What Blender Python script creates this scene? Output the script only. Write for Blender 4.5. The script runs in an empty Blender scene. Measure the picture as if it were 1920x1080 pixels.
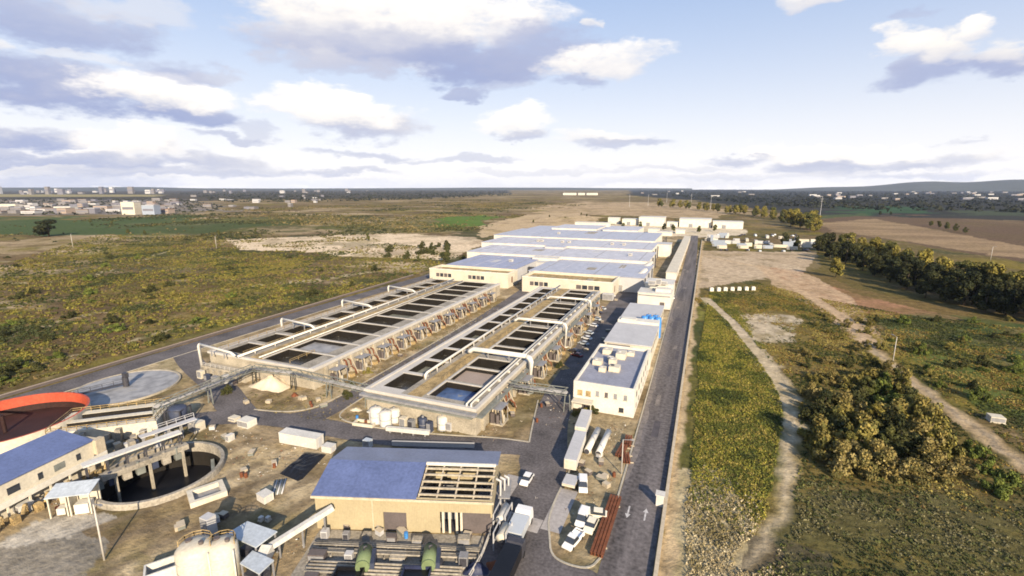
import bpy, math, random
import numpy as np
from mathutils import Vector, Matrix, Quaternion
random.seed(7)
RNG = np.random.default_rng(11)
R = math.radians
scene = bpy.context.scene
COL = scene.collection
EYE = 52.0
# ---------------------------------------------------------------- camera model (1920 px wide frame of the photograph)
FPX, HOR = 900.0, 188.0
PITCH = math.atan2(HOR, FPX)
YAW = math.atan2(370.0, math.hypot(FPX, HOR))
CY, SY = math.cos(YAW), math.sin(YAW)
def ray(px, py):
    u, v = px - 960.0, py - 540.0
    fw = FPX*math.cos(PITCH) - v*math.sin(PITCH)
    dn = FPX*math.sin(PITCH) + v*math.cos(PITCH)
    return (u*CY - fw*SY, u*SY + fw*CY, -dn)
def at(px, py, z=0.0):
    """surveyed position on the plane of height z"""
    d = ray(px, py); t = (EYE - z)/(-d[2])
    return (d[0]*t, d[1]*t)
def azel(px, py):
    d = ray(px, py)
    return math.atan2(d[0], d[1]), math.atan2(d[2], math.hypot(d[0], d[1]))

# ---------------------------------------------------------------- noise in numpy
def _hash(ix, iy, s):
    h = (ix.astype(np.int64)*374761393 + iy.astype(np.int64)*668265263 + s*974634777) & 0xffffffff
    h = ((h ^ (h >> 13))*1274126177) & 0xffffffff
    return ((h ^ (h >> 16)) & 0xffff)/65535.0
def vnoise(x, y, s=0):
    ix, iy = np.floor(x), np.floor(y); fx, fy = x-ix, y-iy
    fx = fx*fx*(3-2*fx); fy = fy*fy*(3-2*fy)
    a = _hash(ix, iy, s); b = _hash(ix+1, iy, s); c = _hash(ix, iy+1, s); d = _hash(ix+1, iy+1, s)
    return (a*(1-fx)+b*fx)*(1-fy) + (c*(1-fx)+d*fx)*fy
def fbm(x, y, scale, octv=4, s=0):
    t, amp, tot = 0.0, 1.0, 0.0
    x = x/scale; y = y/scale
    for o in range(octv):
        t = t + amp*vnoise(x, y, s+o*17); tot += amp
        amp *= .55; x = x*2.03+11.3; y = y*2.03-7.1
    return t/tot

# ---------------------------------------------------------------- materials
def new_mat(name):
    m = bpy.data.materials.new(name); m.use_nodes = True
    nt = m.node_tree; b = nt.nodes['Principled BSDF']
    return m, nt, b
def mat(name, col, rough=.8, var=.18, scale=.6, metal=0.0, spec=.3, streak=0.0, bump=0.0, fine=9.0, along=0):
    m, nt, b = new_mat(name)
    N, L = nt.nodes, nt.links
    tc = N.new('ShaderNodeTexCoord')
    n1 = N.new('ShaderNodeTexNoise'); n1.inputs['Scale'].default_value = scale; n1.inputs['Detail'].default_value = 6
    n2 = N.new('ShaderNodeTexNoise'); n2.inputs['Scale'].default_value = scale*fine; n2.inputs['Detail'].default_value = 3
    if along:
        m0 = N.new('ShaderNodeMapping'); m0.inputs['Scale'].default_value = (1,along,1); L.new(tc.outputs['Object'], m0.inputs['Vector']); L.new(m0.outputs[0], n1.inputs['Vector'])
    else: L.new(tc.outputs['Object'], n1.inputs['Vector'])
    mp = N.new('ShaderNodeMapping'); mp.inputs['Scale'].default_value = (1, 1, .12 if streak else 1)
    L.new(tc.outputs['Object'], mp.inputs['Vector']); L.new(mp.outputs[0], n2.inputs['Vector'])
    ad = N.new('ShaderNodeMath'); ad.operation = 'ADD'
    L.new(n1.outputs['Fac'], ad.inputs[0]); L.new(n2.outputs['Fac'], ad.inputs[1])
    mr = N.new('ShaderNodeMapRange'); mr.inputs['From Min'].default_value = .65; mr.inputs['From Max'].default_value = 1.35
    mr.inputs['To Min'].default_value = 1-var*1.5; mr.inputs['To Max'].default_value = 1+var
    L.new(ad.outputs[0], mr.inputs['Value'])
    mx = N.new('ShaderNodeVectorMath'); mx.operation = 'SCALE'; mx.inputs[0].default_value = col
    L.new(mr.outputs[0], mx.inputs['Scale']); L.new(mx.outputs[0], b.inputs['Base Color'])
    b.inputs['Roughness'].default_value = rough; b.inputs['Metallic'].default_value = metal
    b.inputs['Specular IOR Level'].default_value = spec
    if bump:
        bp = N.new('ShaderNodeBump'); bp.inputs['Strength'].default_value = bump; bp.inputs['Distance'].default_value = .1
        L.new(n2.outputs['Fac'], bp.inputs['Height']); L.new(bp.outputs[0], b.inputs['Normal'])
    return m
def sheet_mat(name, col, rib=.5, axis=0, rough=.45, spec=.5, var=.20):
    """ribbed sheet metal"""
    m = mat(name, col, rough, var, .25, 0.0, spec)
    nt = m.node_tree; N, L = nt.nodes, nt.links; b = N['Principled BSDF']
    tc = N.new('ShaderNodeTexCoord'); w = N.new('ShaderNodeTexWave'); w.bands_direction = 'XYZ'[axis]
    w.inputs['Scale'].default_value = rib
    L.new(tc.outputs['Object'], w.inputs['Vector'])
    bp = N.new('ShaderNodeBump'); bp.inputs['Strength'].default_value = .35; bp.inputs['Distance'].default_value = .05
    L.new(w.outputs['Fac'], bp.inputs['Height']); L.new(bp.outputs[0], b.inputs['Normal'])
    return m
def attr_mat(name, rough=.9, var=.25, scale=1.2, bump=0.0, objrand=0.0, spec=.15, trans=0.0, fine=.35):
    m, nt, b = new_mat(name); N, L = nt.nodes, nt.links
    a = N.new('ShaderNodeAttribute'); a.attribute_name = 'Col'
    tc = N.new('ShaderNodeTexCoord')
    n1 = N.new('ShaderNodeTexNoise'); n1.inputs['Scale'].default_value = scale; n1.inputs['Detail'].default_value = 8; n1.inputs['Roughness'].default_value = .65
    n2 = N.new('ShaderNodeTexNoise'); n2.inputs['Scale'].default_value = scale*fine; n2.inputs['Detail'].default_value = 4
    L.new(tc.outputs['Object'], n1.inputs['Vector']); L.new(tc.outputs['Object'], n2.inputs['Vector'])
    ad = N.new('ShaderNodeMath'); ad.operation = 'ADD'; L.new(n1.outputs['Fac'], ad.inputs[0]); L.new(n2.outputs['Fac'], ad.inputs[1])
    mr = N.new('ShaderNodeMapRange'); mr.inputs['From Min'].default_value = .65; mr.inputs['From Max'].default_value = 1.35
    mr.inputs['To Min'].default_value = 1-var; mr.inputs['To Max'].default_value = 1+var
    L.new(ad.outputs[0], mr.inputs['Value']); fac = mr.outputs[0]
    if objrand:
        oi = N.new('ShaderNodeObjectInfo'); r2 = N.new('ShaderNodeMapRange')
        r2.inputs['To Min'].default_value = 1-objrand; r2.inputs['To Max'].default_value = 1+objrand
        L.new(oi.outputs['Random'], r2.inputs['Value'])
        mu = N.new('ShaderNodeMath'); mu.operation = 'MULTIPLY'; L.new(fac, mu.inputs[0]); L.new(r2.outputs[0], mu.inputs[1]); fac = mu.outputs[0]
    mx = N.new('ShaderNodeVectorMath'); mx.operation = 'SCALE'; L.new(a.outputs['Color'], mx.inputs[0]); L.new(fac, mx.inputs['Scale'])
    L.new(mx.outputs[0], b.inputs['Base Color'])
    b.inputs['Roughness'].default_value = rough; b.inputs['Specular IOR Level'].default_value = spec
    if bump:
        bp = N.new('ShaderNodeBump'); bp.inputs['Strength'].default_value = bump; bp.inputs['Distance'].default_value = .4
        L.new(n1.outputs['Fac'], bp.inputs['Height']); L.new(bp.outputs[0], b.inputs['Normal'])
    return m
M = dict(
 asphalt=mat('asphalt', (.106,.096,.098), .9, .42, .16, bump=.2, fine=14),
 worn=mat('worn_asphalt', (.112,.101,.102), .9, .5, .45, bump=.2, fine=3, along=.05),
 patch_dark=mat('fresh_asphalt', (.070,.064,.072), .9, .3, .6), patch_pale=mat('dusty_asphalt', (.17,.15,.14), .9, .4, .8),
 slab=mat('concrete_paving', (.30,.28,.27), .85, .2, .2),
 kerb=mat('kerb_stone', (.36,.33,.27), .85, .2, .5),
 conc=mat('pale_concrete', (.33,.295,.235), .85, .28, .35),
 deck=mat('deck_concrete', (.265,.24,.20), .9, .35, .3),
 ochre=mat('ochre_ballast', (.33,.24,.115), .95, .55, .5),
 coping=mat('white_coping', (.42,.40,.37), .7, .10, .3),
 wet_shade=mat('algae_and_shade_wall', (.010,.008,.006), .8, .4, .4),
 white=mat('white_paint', (.50,.485,.45), .55, .16, .3),
 cream=mat('cream_render', (.50,.46,.375), .75, .16, .25),
 whitewall=mat('white_render', (.54,.52,.465), .7, .14, .25),
 yellow=sheet_mat('yellow_cladding', (.33,.28,.18), 1.2, 0, .55, .35, .10),
 blue=sheet_mat('blue_roof_sheet', (.10,.13,.26), 1.4, 0, .42, .5),
 paleblue=sheet_mat('blue_roof_sheen', (.165,.19,.275), 1.4, 0, .4, .5),
 greyroof=sheet_mat('grey_blue_roof_sheet', (.235,.245,.30), .8, 0, .45, .5),
 hall_blue=sheet_mat('hall_roof_blue', (.25,.27,.37), .8, 0, .45, .5),
 hall_pale=sheet_mat('hall_roof_pale', (.34,.355,.42), .8, 0, .45, .5),
 hall_grey=sheet_mat('hall_roof_grey', (.42,.42,.46), .8, 0, .45, .5),
 flat=mat('flat_roof_felt', (.225,.235,.29), .8, .16, .2),
 palroof=mat('light_grey_roof', (.40,.40,.41), .7, .1, .2),
 canopy=sheet_mat('canopy_sheet', (.40,.44,.48), 1.5, 0, .4, .5),
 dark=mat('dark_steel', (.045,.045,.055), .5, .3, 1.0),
 grey=mat('grey_steel', (.22,.22,.23), .5, .25, .8),
 greysteel=mat('weathered_grey_steel', (.17,.18,.165), .6, .3, .8),
 brown=mat('brown_grey_door', (.10,.085,.085), .6, .15, .5),
 rust=mat('rusty_steel', (.15,.052,.024), .85, .4, 1.0),
 maroon=mat('dark_maroon_shade', (.030,.012,.010), .7, .4, .3),
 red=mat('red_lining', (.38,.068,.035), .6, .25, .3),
 glass=mat('dark_window_glass', (.03,.035,.045), .12, .2, .5, spec=.8),
 green=mat('pale_green_paint', (.13,.17,.085), .5, .15, .5),
 black=mat('black_plastic_liner', (.008,.008,.010), .35, .3, .5),
 navy=mat('navy_tarp', (.022,.028,.065), .5, .3, .6),
 bluetank=mat('bright_blue_tank', (.05,.20,.50), .4, .15, .6),
 darkblue=mat('dark_blue_tank', (.04,.05,.085), .5, .25, .7),
 tyre=mat('tyre_rubber', (.012,.012,.013), .9, .2, 2),
 carwhite=mat('white_car_paint', (.68,.68,.68), .25, .04, .5, spec=.6),
 carcream=mat('cream_car_paint', (.66,.62,.50), .3, .05, .5, spec=.6),
 carsilver=mat('silver_car_paint', (.42,.45,.48), .25, .05, .5, spec=.6),
 cardark=mat('dark_car_paint', (.035,.03,.04), .25, .05, .5, spec=.6),
 carred=mat('dark_red_car_paint', (.16,.03,.03), .25, .05, .5, spec=.6),
 cablue=mat('blue_cab_paint', (.25,.29,.36), .35, .1, .5, spec=.6),
 lamp=mat('lamp_lens', (.85,.82,.72), .2, .05, 1, spec=.6),
 wood=mat('weathered_wood', (.42,.36,.27), .9, .2, 1.0),
 bark=mat('bark', (.11,.085,.06), .95, .3, 2.0, bump=.5),
 sludge=mat('dry_brown_sludge', (.28,.225,.19), .95, .12, .3),
 paint=mat('road_paint', (.45,.44,.44), .8, .5, 1.6),
 sand=mat('sand_heap', (.60,.51,.38), .95, .15, .5, bump=.6),
 plaster=mat('distant_plaster', (.17,.16,.16), .9, .15, .05),
 roofred=mat('distant_tile_roof', (.16,.10,.075), .9, .15, .05),
 greywall=mat('distant_grey_wall', (.14,.14,.17), .9, .15, .05),
 leaf=attr_mat('foliage', .85, .35, 1.3, objrand=.22),
 weed=attr_mat('weeds', .9, .3, 1.0),
)
def water_mat(name, col, rough=.12):
    m, nt, b = new_mat(name); N, L = nt.nodes, nt.links
    tc = N.new('ShaderNodeTexCoord'); n = N.new('ShaderNodeTexNoise'); n.inputs['Scale'].default_value = 1.6; n.inputs['Detail'].default_value = 4
    L.new(tc.outputs['Object'], n.inputs['Vector'])
    n2 = N.new('ShaderNodeTexNoise'); n2.inputs['Scale'].default_value = .35; n2.inputs['Detail'].default_value = 5
    L.new(tc.outputs['Object'], n2.inputs['Vector'])
    bp = N.new('ShaderNodeBump'); bp.inputs['Strength'].default_value = .12; bp.inputs['Distance'].default_value = .1
    L.new(n.outputs['Fac'], bp.inputs['Height']); L.new(bp.outputs[0], b.inputs['Normal'])
    rp = N.new('ShaderNodeValToRGB'); rp.color_ramp.elements[0].position = .35; rp.color_ramp.elements[1].position = .7
    rp.color_ramp.elements[0].color = (*[c*.7 for c in col], 1); rp.color_ramp.elements[1].color = (*[c*1.25 for c in col], 1)
    e = rp.color_ramp.elements.new(.74); e.color = (.24,.23,.19,1); rp.color_ramp.elements[1].position = .62
    L.new(n2.outputs['Fac'], rp.inputs[0]); L.new(rp.outputs[0], b.inputs['Base Color'])
    b.inputs['Roughness'].default_value = rough; b.inputs['Specular IOR Level'].default_value = .5
    return m
M['water_grey'] = water_mat('grey_green_water', (.155,.16,.135), .35)
M['water_blue'] = water_mat('blue_water', (.055,.095,.20), .2)
M['water_dark'] = water_mat('dark_water', (.035,.032,.026), .25)
M['water_pale'] = water_mat('pale_grey_water', (.235,.235,.24), .6)

# ---------------------------------------------------------------- mesh building
class MB:
    def __init__(s): s.v, s.f, s.m = [], [], []; s.X = Matrix.Identity(4)
    def _add(s, vs, fs, mi):
        o = len(s.v); s.v += [tuple(s.X @ Vector(p)) for p in vs]
        s.f += [tuple(o+i for i in f) for f in fs]; s.m += [mi]*len(fs)
    def quad(s, a, b, c, d, mi=0): s._add([a,b,c,d], [(0,1,2,3)], mi)
    def poly(s, pts, mi=0): s._add(pts, [tuple(range(len(pts)))], mi)
    def box(s, x0, x1, y0, y1, z0, z1, mi=0, top=None):
        v = [(x0,y0,z0),(x1,y0,z0),(x1,y1,z0),(x0,y1,z0),(x0,y0,z1),(x1,y0,z1),(x1,y1,z1),(x0,y1,z1)]
        s._add(v, [(0,3,2,1),(0,1,5,4),(1,2,6,5),(2,3,7,6),(3,0,4,7)], mi)
        s._add(v[4:], [(0,1,2,3)], mi if top is None else top)
    def bar(s, p, q, w, h=None, mi=0):
        """box-section bar between two points"""
        p, q = Vector(p), Vector(q); h = h or w; d = (q-p).normalized()
        u = d.cross(Vector((0,0,1)))
        if u.length < 1e-3: u = Vector((1,0,0))
        u.normalize(); w2 = u.cross(d)
        c = [(-1,-1),(1,-1),(1,1),(-1,1)]
        vs = [p+u*a*w/2+w2*b*h/2 for a,b in c]+[q+u*a*w/2+w2*b*h/2 for a,b in c]
        s._add(vs, [(0,3,2,1),(4,5,6,7)]+[(i,(i+1)%4,4+(i+1)%4,4+i) for i in range(4)], mi)
    def tube(s, pts, r, n=10, mi=0, caps=True, r2=None):
        pts = [Vector(p) for p in pts]; rings = []; vs = []
        for i, p in enumerate(pts):
            d = (pts[min(i+1,len(pts)-1)]-pts[max(i-1,0)]).normalized()
            u = d.cross(Vector((0,0,1)))
            if u.length < 1e-2: u = Vector((1,0,0))
            u.normalize(); w = u.cross(d)
            rr = r if r2 is None else r+(r2-r)*i/(len(pts)-1)
            vs += [p+u*math.cos(2*math.pi*k/n)*rr+w*math.sin(2*math.pi*k/n)*rr for k in range(n)]
        fs = []
        for i in range(len(pts)-1):
            for k in range(n): fs.append((i*n+k, i*n+(k+1)%n, (i+1)*n+(k+1)%n, (i+1)*n+k))
        if caps: fs += [tuple(range(n))[::-1], tuple((len(pts)-1)*n+k for k in range(n))]
        s._add(vs, fs, mi)
    def lathe(s, prof, n=32, mi=0, cx=0, cy=0):
        vs = [(cx+r*math.cos(2*math.pi*k/n), cy+r*math.sin(2*math.pi*k/n), z) for r,z in prof for k in range(n)]
        fs = [(i*n+k, i*n+(k+1)%n, (i+1)*n+(k+1)%n, (i+1)*n+k) for i in range(len(prof)-1) for k in range(n)]
        s._add(vs, fs, mi)
    def prism(s, prof, x0, x1, mi=0, inset=0.0):
        """profile in (y,z) swept along x"""
        n = len(prof)
        vs = [(x0,y,z) for y,z in prof]+[(x1,y,z) for y,z in prof]
        s._add(vs, [tuple(range(n))[::-1], tuple(range(n,2*n))]+[(i,(i+1)%n,n+(i+1)%n,n+i) for i in range(n)], mi)
    def build(s, name, mats, parent=None, smooth=False):
        me = bpy.data.meshes.new(name); me.from_pydata(s.v, [], s.f)
        for m in (mats if isinstance(mats, (list, tuple)) else [mats]): me.materials.append(m)
        me.polygons.foreach_set('material_index', s.m)
        if smooth: me.polygons.foreach_set('use_smooth', [True]*len(s.f))
        me.update(); o = bpy.data.objects.new(name, me); COL.objects.link(o)
        if parent: o.parent = parent
        return o
def props(o, label=None, cat=None, group=None, kind=None):
    for k, v in (('label',label),('category',cat),('group',group),('kind',kind)):
        if v: o[k] = v
    return o
def thing(name, label, cat, loc=(0,0,0), rz=0.0, group=None):
    o = bpy.data.objects.new(name, None); COL.objects.link(o)
    o.location = (loc[0], loc[1], loc[2] if len(loc) > 2 else 0); o.rotation_euler = (0,0,rz)
    return props(o, label, cat, group)
def dup(root, loc, rz=0.0, label=None, group=None, sc=None):
    r = root.copy(); COL.objects.link(r); r.location = (loc[0], loc[1], loc[2] if len(loc) > 2 else 0); r.rotation_euler = (0,0,rz)
    if sc: r.scale = sc if isinstance(sc, tuple) else (sc,sc,sc)
    if label: r['label'] = label
    if group: r['group'] = group
    for ch in list(root.children):
        c = ch.copy(); COL.objects.link(c); c.parent = r
        for gch in list(ch.children):
            d = gch.copy(); COL.objects.link(d); d.parent = c
    return r
def box_part(name, m, parent, *b):
    q = MB(); q.box(*b); return q.build(name, m, parent)
def quad_mesh(name, V, C, m, parent=None):
    """V (n,4,3), C (n,3) -> one mesh of quads with a colour attribute"""
    n = len(V); me = bpy.data.meshes.new(name)
    me.vertices.add(n*4); me.vertices.foreach_set('co', V.reshape(-1).astype(np.float32))
    me.loops.add(n*4); me.loops.foreach_set('vertex_index', np.arange(n*4, dtype=np.int32))
    me.polygons.add(n); me.polygons.foreach_set('loop_start', np.arange(0, n*4, 4, dtype=np.int32))
    me.update(calc_edges=True)
    ca = me.color_attributes.new('Col', 'FLOAT_COLOR', 'POINT')
    c4 = np.ones((n,4,4), np.float32); c4[:,:,:3] = C[:,None,:]
    ca.data.foreach_set('color', c4.reshape(-1))
    me.materials.append(m)
    o = bpy.data.objects.new(name, me); COL.objects.link(o)
    if parent: o.parent = parent
    return o

# ================================================================ GROUND
def poly_mask(x, y, pts):
    ins = np.zeros(x.shape, bool); n = len(pts)
    for i in range(n):
        x0, y0 = pts[i]; x1, y1 = pts[(i+1)%n]
        if y0 == y1: continue
        c = ((y0 > y) != (y1 > y)) & (x < (x1-x0)*(y-y0)/(y1-y0)+x0)
        ins ^= c
    return ins
def line_dist(x, y, pts):
    d = np.full(x.shape, 1e9)
    for (x0,y0),(x1,y1) in zip(pts[:-1], pts[1:]):
        dx, dy = x1-x0, y1-y0; t = np.clip(((x-x0)*dx+(y-y0)*dy)/(dx*dx+dy*dy), 0, 1)
        d = np.minimum(d, np.hypot(x-x0-t*dx, y-y0-t*dy))
    return d
def P(*a): return [at(a[i], a[i+1]) for i in range(0, len(a), 2)]
OLIVE=(.105,.082,.027); DKG=(.042,.050,.018); BRN=(.135,.095,.046); TAN=(.28,.215,.125); SAND=(.44,.335,.21); YEL=(.20,.155,.025)
STRAW=(.36,.30,.185); DIRT=(.25,.195,.115); GRN=(.060,.074,.018); FGRN=(.046,.075,.024); REDD=(.21,.125,.07); PLOW=(.105,.070,.044); FAR=(.016,.020,.022)
TRACK_A = P(1310,478, 1420,500, 1500,545, 1590,600, 1640,655, 1690,700, 1760,752, 1840,812, 1925,875, 2100,990)
TRACK_B = P(1325,560, 1375,605, 1420,660, 1465,720, 1485,770, 1480,830, 1470,900, 1462,960, 1440,1010, 1400,1060)
def ground_colour(x, y):
    n = x.shape[0]; C = np.zeros((n,3))
    r = np.hypot(x, y)
    f1 = fbm(x, y, 60, 5, 1); f2 = fbm(x, y, 14, 5, 5); f3 = fbm(x, y, 4, 4, 9); f4 = fbm(x, y*1.0, 220, 5, 21)
    wx = x + (fbm(x,y,18,4,31)-.5)*16; wy = y + (fbm(x,y,18,4,41)-.5)*16         # ragged edges
    fx_ = x + (fbm(x,y,90,4,33)-.5)*np.minimum(r*.12, 160); fy_ = y + (fbm(x,y,90,4,43)-.5)*np.minimum(r*.22, 300)
    tx = x + (fbm(x,y,5,4,51)-.5)*3.2; ty = y + (fbm(x,y,5,4,61)-.5)*3.2
    def mixc(c, w):
        nonlocal C
        w = np.clip(w, 0, 1)[:,None]; C = C*(1-w) + np.array(c)[None,:]*w
    ss = lambda v, a, b: np.clip((v-a)/(b-a), 0, 1)
    mixc(OLIVE, np.ones(n))
    mixc(BRN, ss(f1, .45, .62)); mixc(DKG, ss(f2, .55, .68)*.8); mixc(TAN, ss(f3, .60, .78)*.35); mixc(YEL, ss(fbm(x,y,38,4,71), .58, .72)*.5)
    # left field: pale streaks along the slope of the old dunes
    st = fbm(x*.32+y*.1, y*1.0-x*.1, 26, 4, 81)
    mixc(TAN, ss(st, .57, .68)*.75*(x < -165)*(r < 700)); mixc((.40,.31,.20), ss(fbm(x*.25+y*.12, y-x*.15, 34, 5, 83), .60, .70)*.85*(x < -170)); mixc((.17,.145,.03), ss(fbm(x,y,45,4,85),.5,.65)*.6*(x < -165)); mixc((.085,.055,.03), ss(fbm(x,y,30,4,87),.52,.64)*.7*(x < -165)); mixc((.042,.048,.018), ss(fbm(x*.5,y,40,4,89),.56,.68)*.75*(x < -165)*(r < 600))
    far = ss(r, 600, 1200)
    mixc(BRN, far*.5*ss(f4,.35,.6)); mixc(TAN, far*ss(fbm(x,y,110,5,91),.52,.66)*.7)
    def patch(c, pts, w=1.0, nz=None, lvl=0):
        X, Y = ((tx,ty),(wx,wy),(fx_,fy_))[lvl]
        m = poly_mask(X, Y, pts)*w
        if nz is not None: m = m*nz
        mixc(c, m)
    sp = .55+.45*ss(f3,.35,.55)
    # far bands
    patch(FAR, P(-300,352.9, 420,352.9, 950,352.9, 960,362, 800,372, 420,374, 330,380, -300,366), .75, None, 2)
    patch((.26,.22,.10), P(-400,365,-50,364, 300,365, 300,369, -50,369,-400,370), .9, None, 2)
    patch((.17,.155,.15), P(-500,372, 330,374, 420,386, 400,398, 260,404, -500,404), .85, .4+.6*ss(f1,.3,.6), 2)
    patch(FGRN, P(-700,412, 200,408, 330,404, 520,408, 560,418, 430,432, 330,440, 120,445, -700,440), .92, .45+.55*ss(f4,.36,.5), 2)
    patch((.05,.062,.02), P(300,425, 560,412, 700,405, 700,425, 520,440, 330,445), .7, sp, 2)
    patch((.56,.45,.315), P(420,450, 560,444, 720,436, 900,446, 905,456, 880,470, 840,488, 760,484, 640,480, 560,470, 450,468), .97, .5+.5*ss(fbm(x,y,24,4,141),.34,.5), 1)
    patch(TAN, P(440,434, 620,416, 760,408, 900,424, 860,440, 640,440, 480,446), .8, ss(f2,.42,.6), 2)
    patch((.075,.135,.022), P(790,412, 880,404, 930,408, 900,424, 830,424), .9, None, 2)
    patch(GRN, P(600,428, 780,412, 900,420, 900,432, 760,436, 640,440), .6, sp, 2)
    patch(SAND, P(900,424, 990,402, 1080,400, 1140,412, 1080,424, 990,428, 940,440, 900,446), .85, .5+.5*ss(f2,.3,.5), 1)
    patch((.40,.30,.19), P(990,392, 1080,378, 1200,380, 1330,388, 1400,402, 1320,410, 1180,404, 1020,400), .85, .4+.6*ss(f2,.4,.6), 2)
    patch(TAN, P(0,455, 120,440, 230,446, 330,450, 210,462, 60,476, -100,486, -100,470), .8, ss(f2,.4,.55), 1)
    patch(YEL, P(410,508, 520,488, 600,486, 560,502, 480,520, 420,524), .8, sp, 1)
    for ln, wd in ((P(-200,528, 60,532, 150,524, 230,500, 310,472, 420,458), 1.6), (P(400,548, 520,530, 620,524, 700,508, 780,500, 830,494), 4.0),
                   (P(-60,640, 60,620, 180,585, 330,570, 400,566), 1.6), (P(-40,700, 90,672, 160,660, 260,640, 370,606, 470,590), 1.4)):
        mixc(STRAW, .9*ss(wd-line_dist(wx, wy, ln), -.4, .8)*(.35+.65*ss(f3,.35,.5)))
    # right side
    patch(FAR, P(1180,353, 1300,352.9, 2300,352.9, 2300,425, 1920,412, 1700,408, 1560,408, 1440,396, 1300,376, 1180,366), .92, None, 2)
    patch((.03,.075,.03), P(1580,388, 1720,386, 1730,400, 1600,406), .8, None, 2)
    patch((.05,.065,.035), P(1780,396, 1920,392, 2000,398, 1920,406, 1800,404), .8, None, 2)
    patch((.055,.075,.03), P(1540,402, 1620,400, 1640,408, 1560,412), .9, None, 2)
    patch(PLOW, P(1535,416, 1660,404, 1820,408, 2200,430, 2200,545, 1930,498, 1760,468, 1640,446, 1545,434), 1, .65+.35*ss(f1,.3,.6), 2)
    patch((.30,.215,.125), P(1535,418, 1640,410, 1760,432, 1920,462, 2000,480, 2000,492, 1860,478, 1700,452, 1560,434), .75, .5+.5*ss(st,.4,.6), 1)
    patch((.36,.28,.19), P(1310,470, 1420,472, 1530,472, 1540,500, 1510,512, 1440,520, 1320,540, 1300,540), 1, .55+.45*ss(f2,.3,.5), 0)
    patch((.55,.47,.35), P(1080,424, 1170,420, 1400,430, 1400,440, 1300,446, 1230,452, 1190,440), .9, .6+.4*ss(f2,.3,.5), 0)
    patch((.27,.15,.085), P(1440,500, 1540,512, 1600,540, 1700,562, 1830,580, 1800,606, 1640,592, 1560,582, 1480,548), .95, .45+.55*ss(f2,.35,.55), 0)
    patch(OLIVE, P(1530,480, 1700,545, 1900,600, 1900,620, 1640,560, 1500,520), .8, None, 0)
    patch((.42,.335,.235), P(1310,478, 1400,482, 1500,500, 1510,530, 1420,524, 1330,530), .7, ss(f3,.3,.5), 0)
    patch((.15,.112,.036), P(1320,545, 1440,530, 1510,548, 1620,660, 1700,730, 1800,800, 1900,890, 2000,1080, 1240,1080, 1300,700), .75, .4+.6*ss(f2,.3,.55), 0)
    patch(FGRN, P(1620,590, 1760,588, 1960,612, 1980,660, 1900,670, 1800,655, 1700,640), .75, .4+.6*ss(f2,.4,.6), 0)
    patch((.16,.135,.03), P(1640,640, 1760,660, 1900,690, 1960,720, 1840,700, 1700,680), .6, ss(f2,.42,.58), 0); patch((.05,.085,.022), P(1660,650, 1780,650, 1960,690, 2100,840, 1980,850, 1860,790, 1760,700), .7, .3+.7*ss(f2,.4,.6), 0)
    patch(GRN, P(1296,560, 1340,565, 1400,660, 1470,740, 1480,840, 1460,900, 1270,880, 1285,700), .85, .35+.65*ss(f3,.35,.6), 0); patch((.17,.16,.035), P(1292,560, 1335,562, 1370,610, 1300,600), .7, ss(f3,.35,.5), 0); patch(DKG, P(1298,600, 1360,610, 1440,700, 1440,740, 1340,680, 1290,660), .7, None, 0); patch((.10,.09,.025), P(1290,690, 1350,680, 1440,790, 1440,880, 1275,880), .8, ss(f2,.4,.55), 0)
    patch((.085,.08,.026), P(1278,800, 1460,800, 1450,940, 1380,1000, 1262,900), .6, ss(f3,.4,.6), 0)
    patch(STRAW, P(1262,880, 1360,880, 1400,960, 1420,1010, 1380,1100, 1236,1100), .95, .65+.35*ss(f3,.38,.58), 0)
    patch((.075,.062,.045), P(1400,1000, 1460,1010, 1560,1040, 1560,1100, 1380,1100), .8, None, 0)
    patch((.062,.062,.028), P(1480,920, 1920,930, 2100,1100, 1500,1100, 1440,1000), .7, .5+.5*ss(f3,.3,.5), 0)
    mixc((.40,.30,.185), .95*ss(3.1-line_dist(tx,ty,TRACK_A)-1.6*fbm(x,y,3,3,151), -.5, 1.2)*(.7+.3*f3))
    mixc((.22,.19,.15), .6*ss(.7-line_dist(tx,ty,TRACK_A), -.4, .6)*(y < 260))
    mixc((.40,.33,.225), .9*ss(2.0+1.4*(y > 130)-line_dist(tx,ty,TRACK_B)-.03*np.maximum(0,112-y)-1.4*fbm(x,y,3,3,153)+.5, -.9, 1.1)*(.55+.45*ss(f3,.3,.5)))
    patch((.38,.32,.23), P(1370,592, 1440,590, 1500,600, 1514,622, 1500,645, 1430,640, 1390,625), .95, .35+.65*ss(f3,.33,.52), 1); patch((.40,.33,.235), P(1325,560, 1400,588, 1440,600, 1430,640, 1390,640, 1350,600), .85, .35+.65*ss(f3,.33,.52), 0)
    patch((.40,.29,.185), P(1420,496, 1520,515, 1600,560, 1660,640, 1640,655, 1590,630, 1540,585, 1450,535), .85, .5+.5*ss(f3,.3,.5), 0)
    # works compound
    comp = [(-151.5,-60),(-151.5,232),(-143,246),(-150,300),(-175,400),(-178,520),(-12,560),(-10.5,240),(-10.0,-60)]
    patch((.235,.18,.108), comp, 1, None, 0)
    ic = poly_mask(x, y, comp)
    mixc((.40,.325,.21), ic*ss(f2,.48,.62)*.8); mixc((.13,.095,.05), ic*ss(fbm(x,y,9,4,101),.52,.66)*.85); mixc((.33,.25,.13), ic*ss(f3,.55,.7)*.5); mixc((.12,.105,.045), ic*ss(fbm(x,y,12,4,111),.58,.7)*.5)
    tr = np.abs(np.sin((x*.94-y*.33)*.55+2.5*fbm(x,y,25,3,121)))
    mixc((.15,.115,.075), ic*(x<-54)*(x>-86)*(y<60)*ss(tr,.75,.95)*.7)
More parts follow.
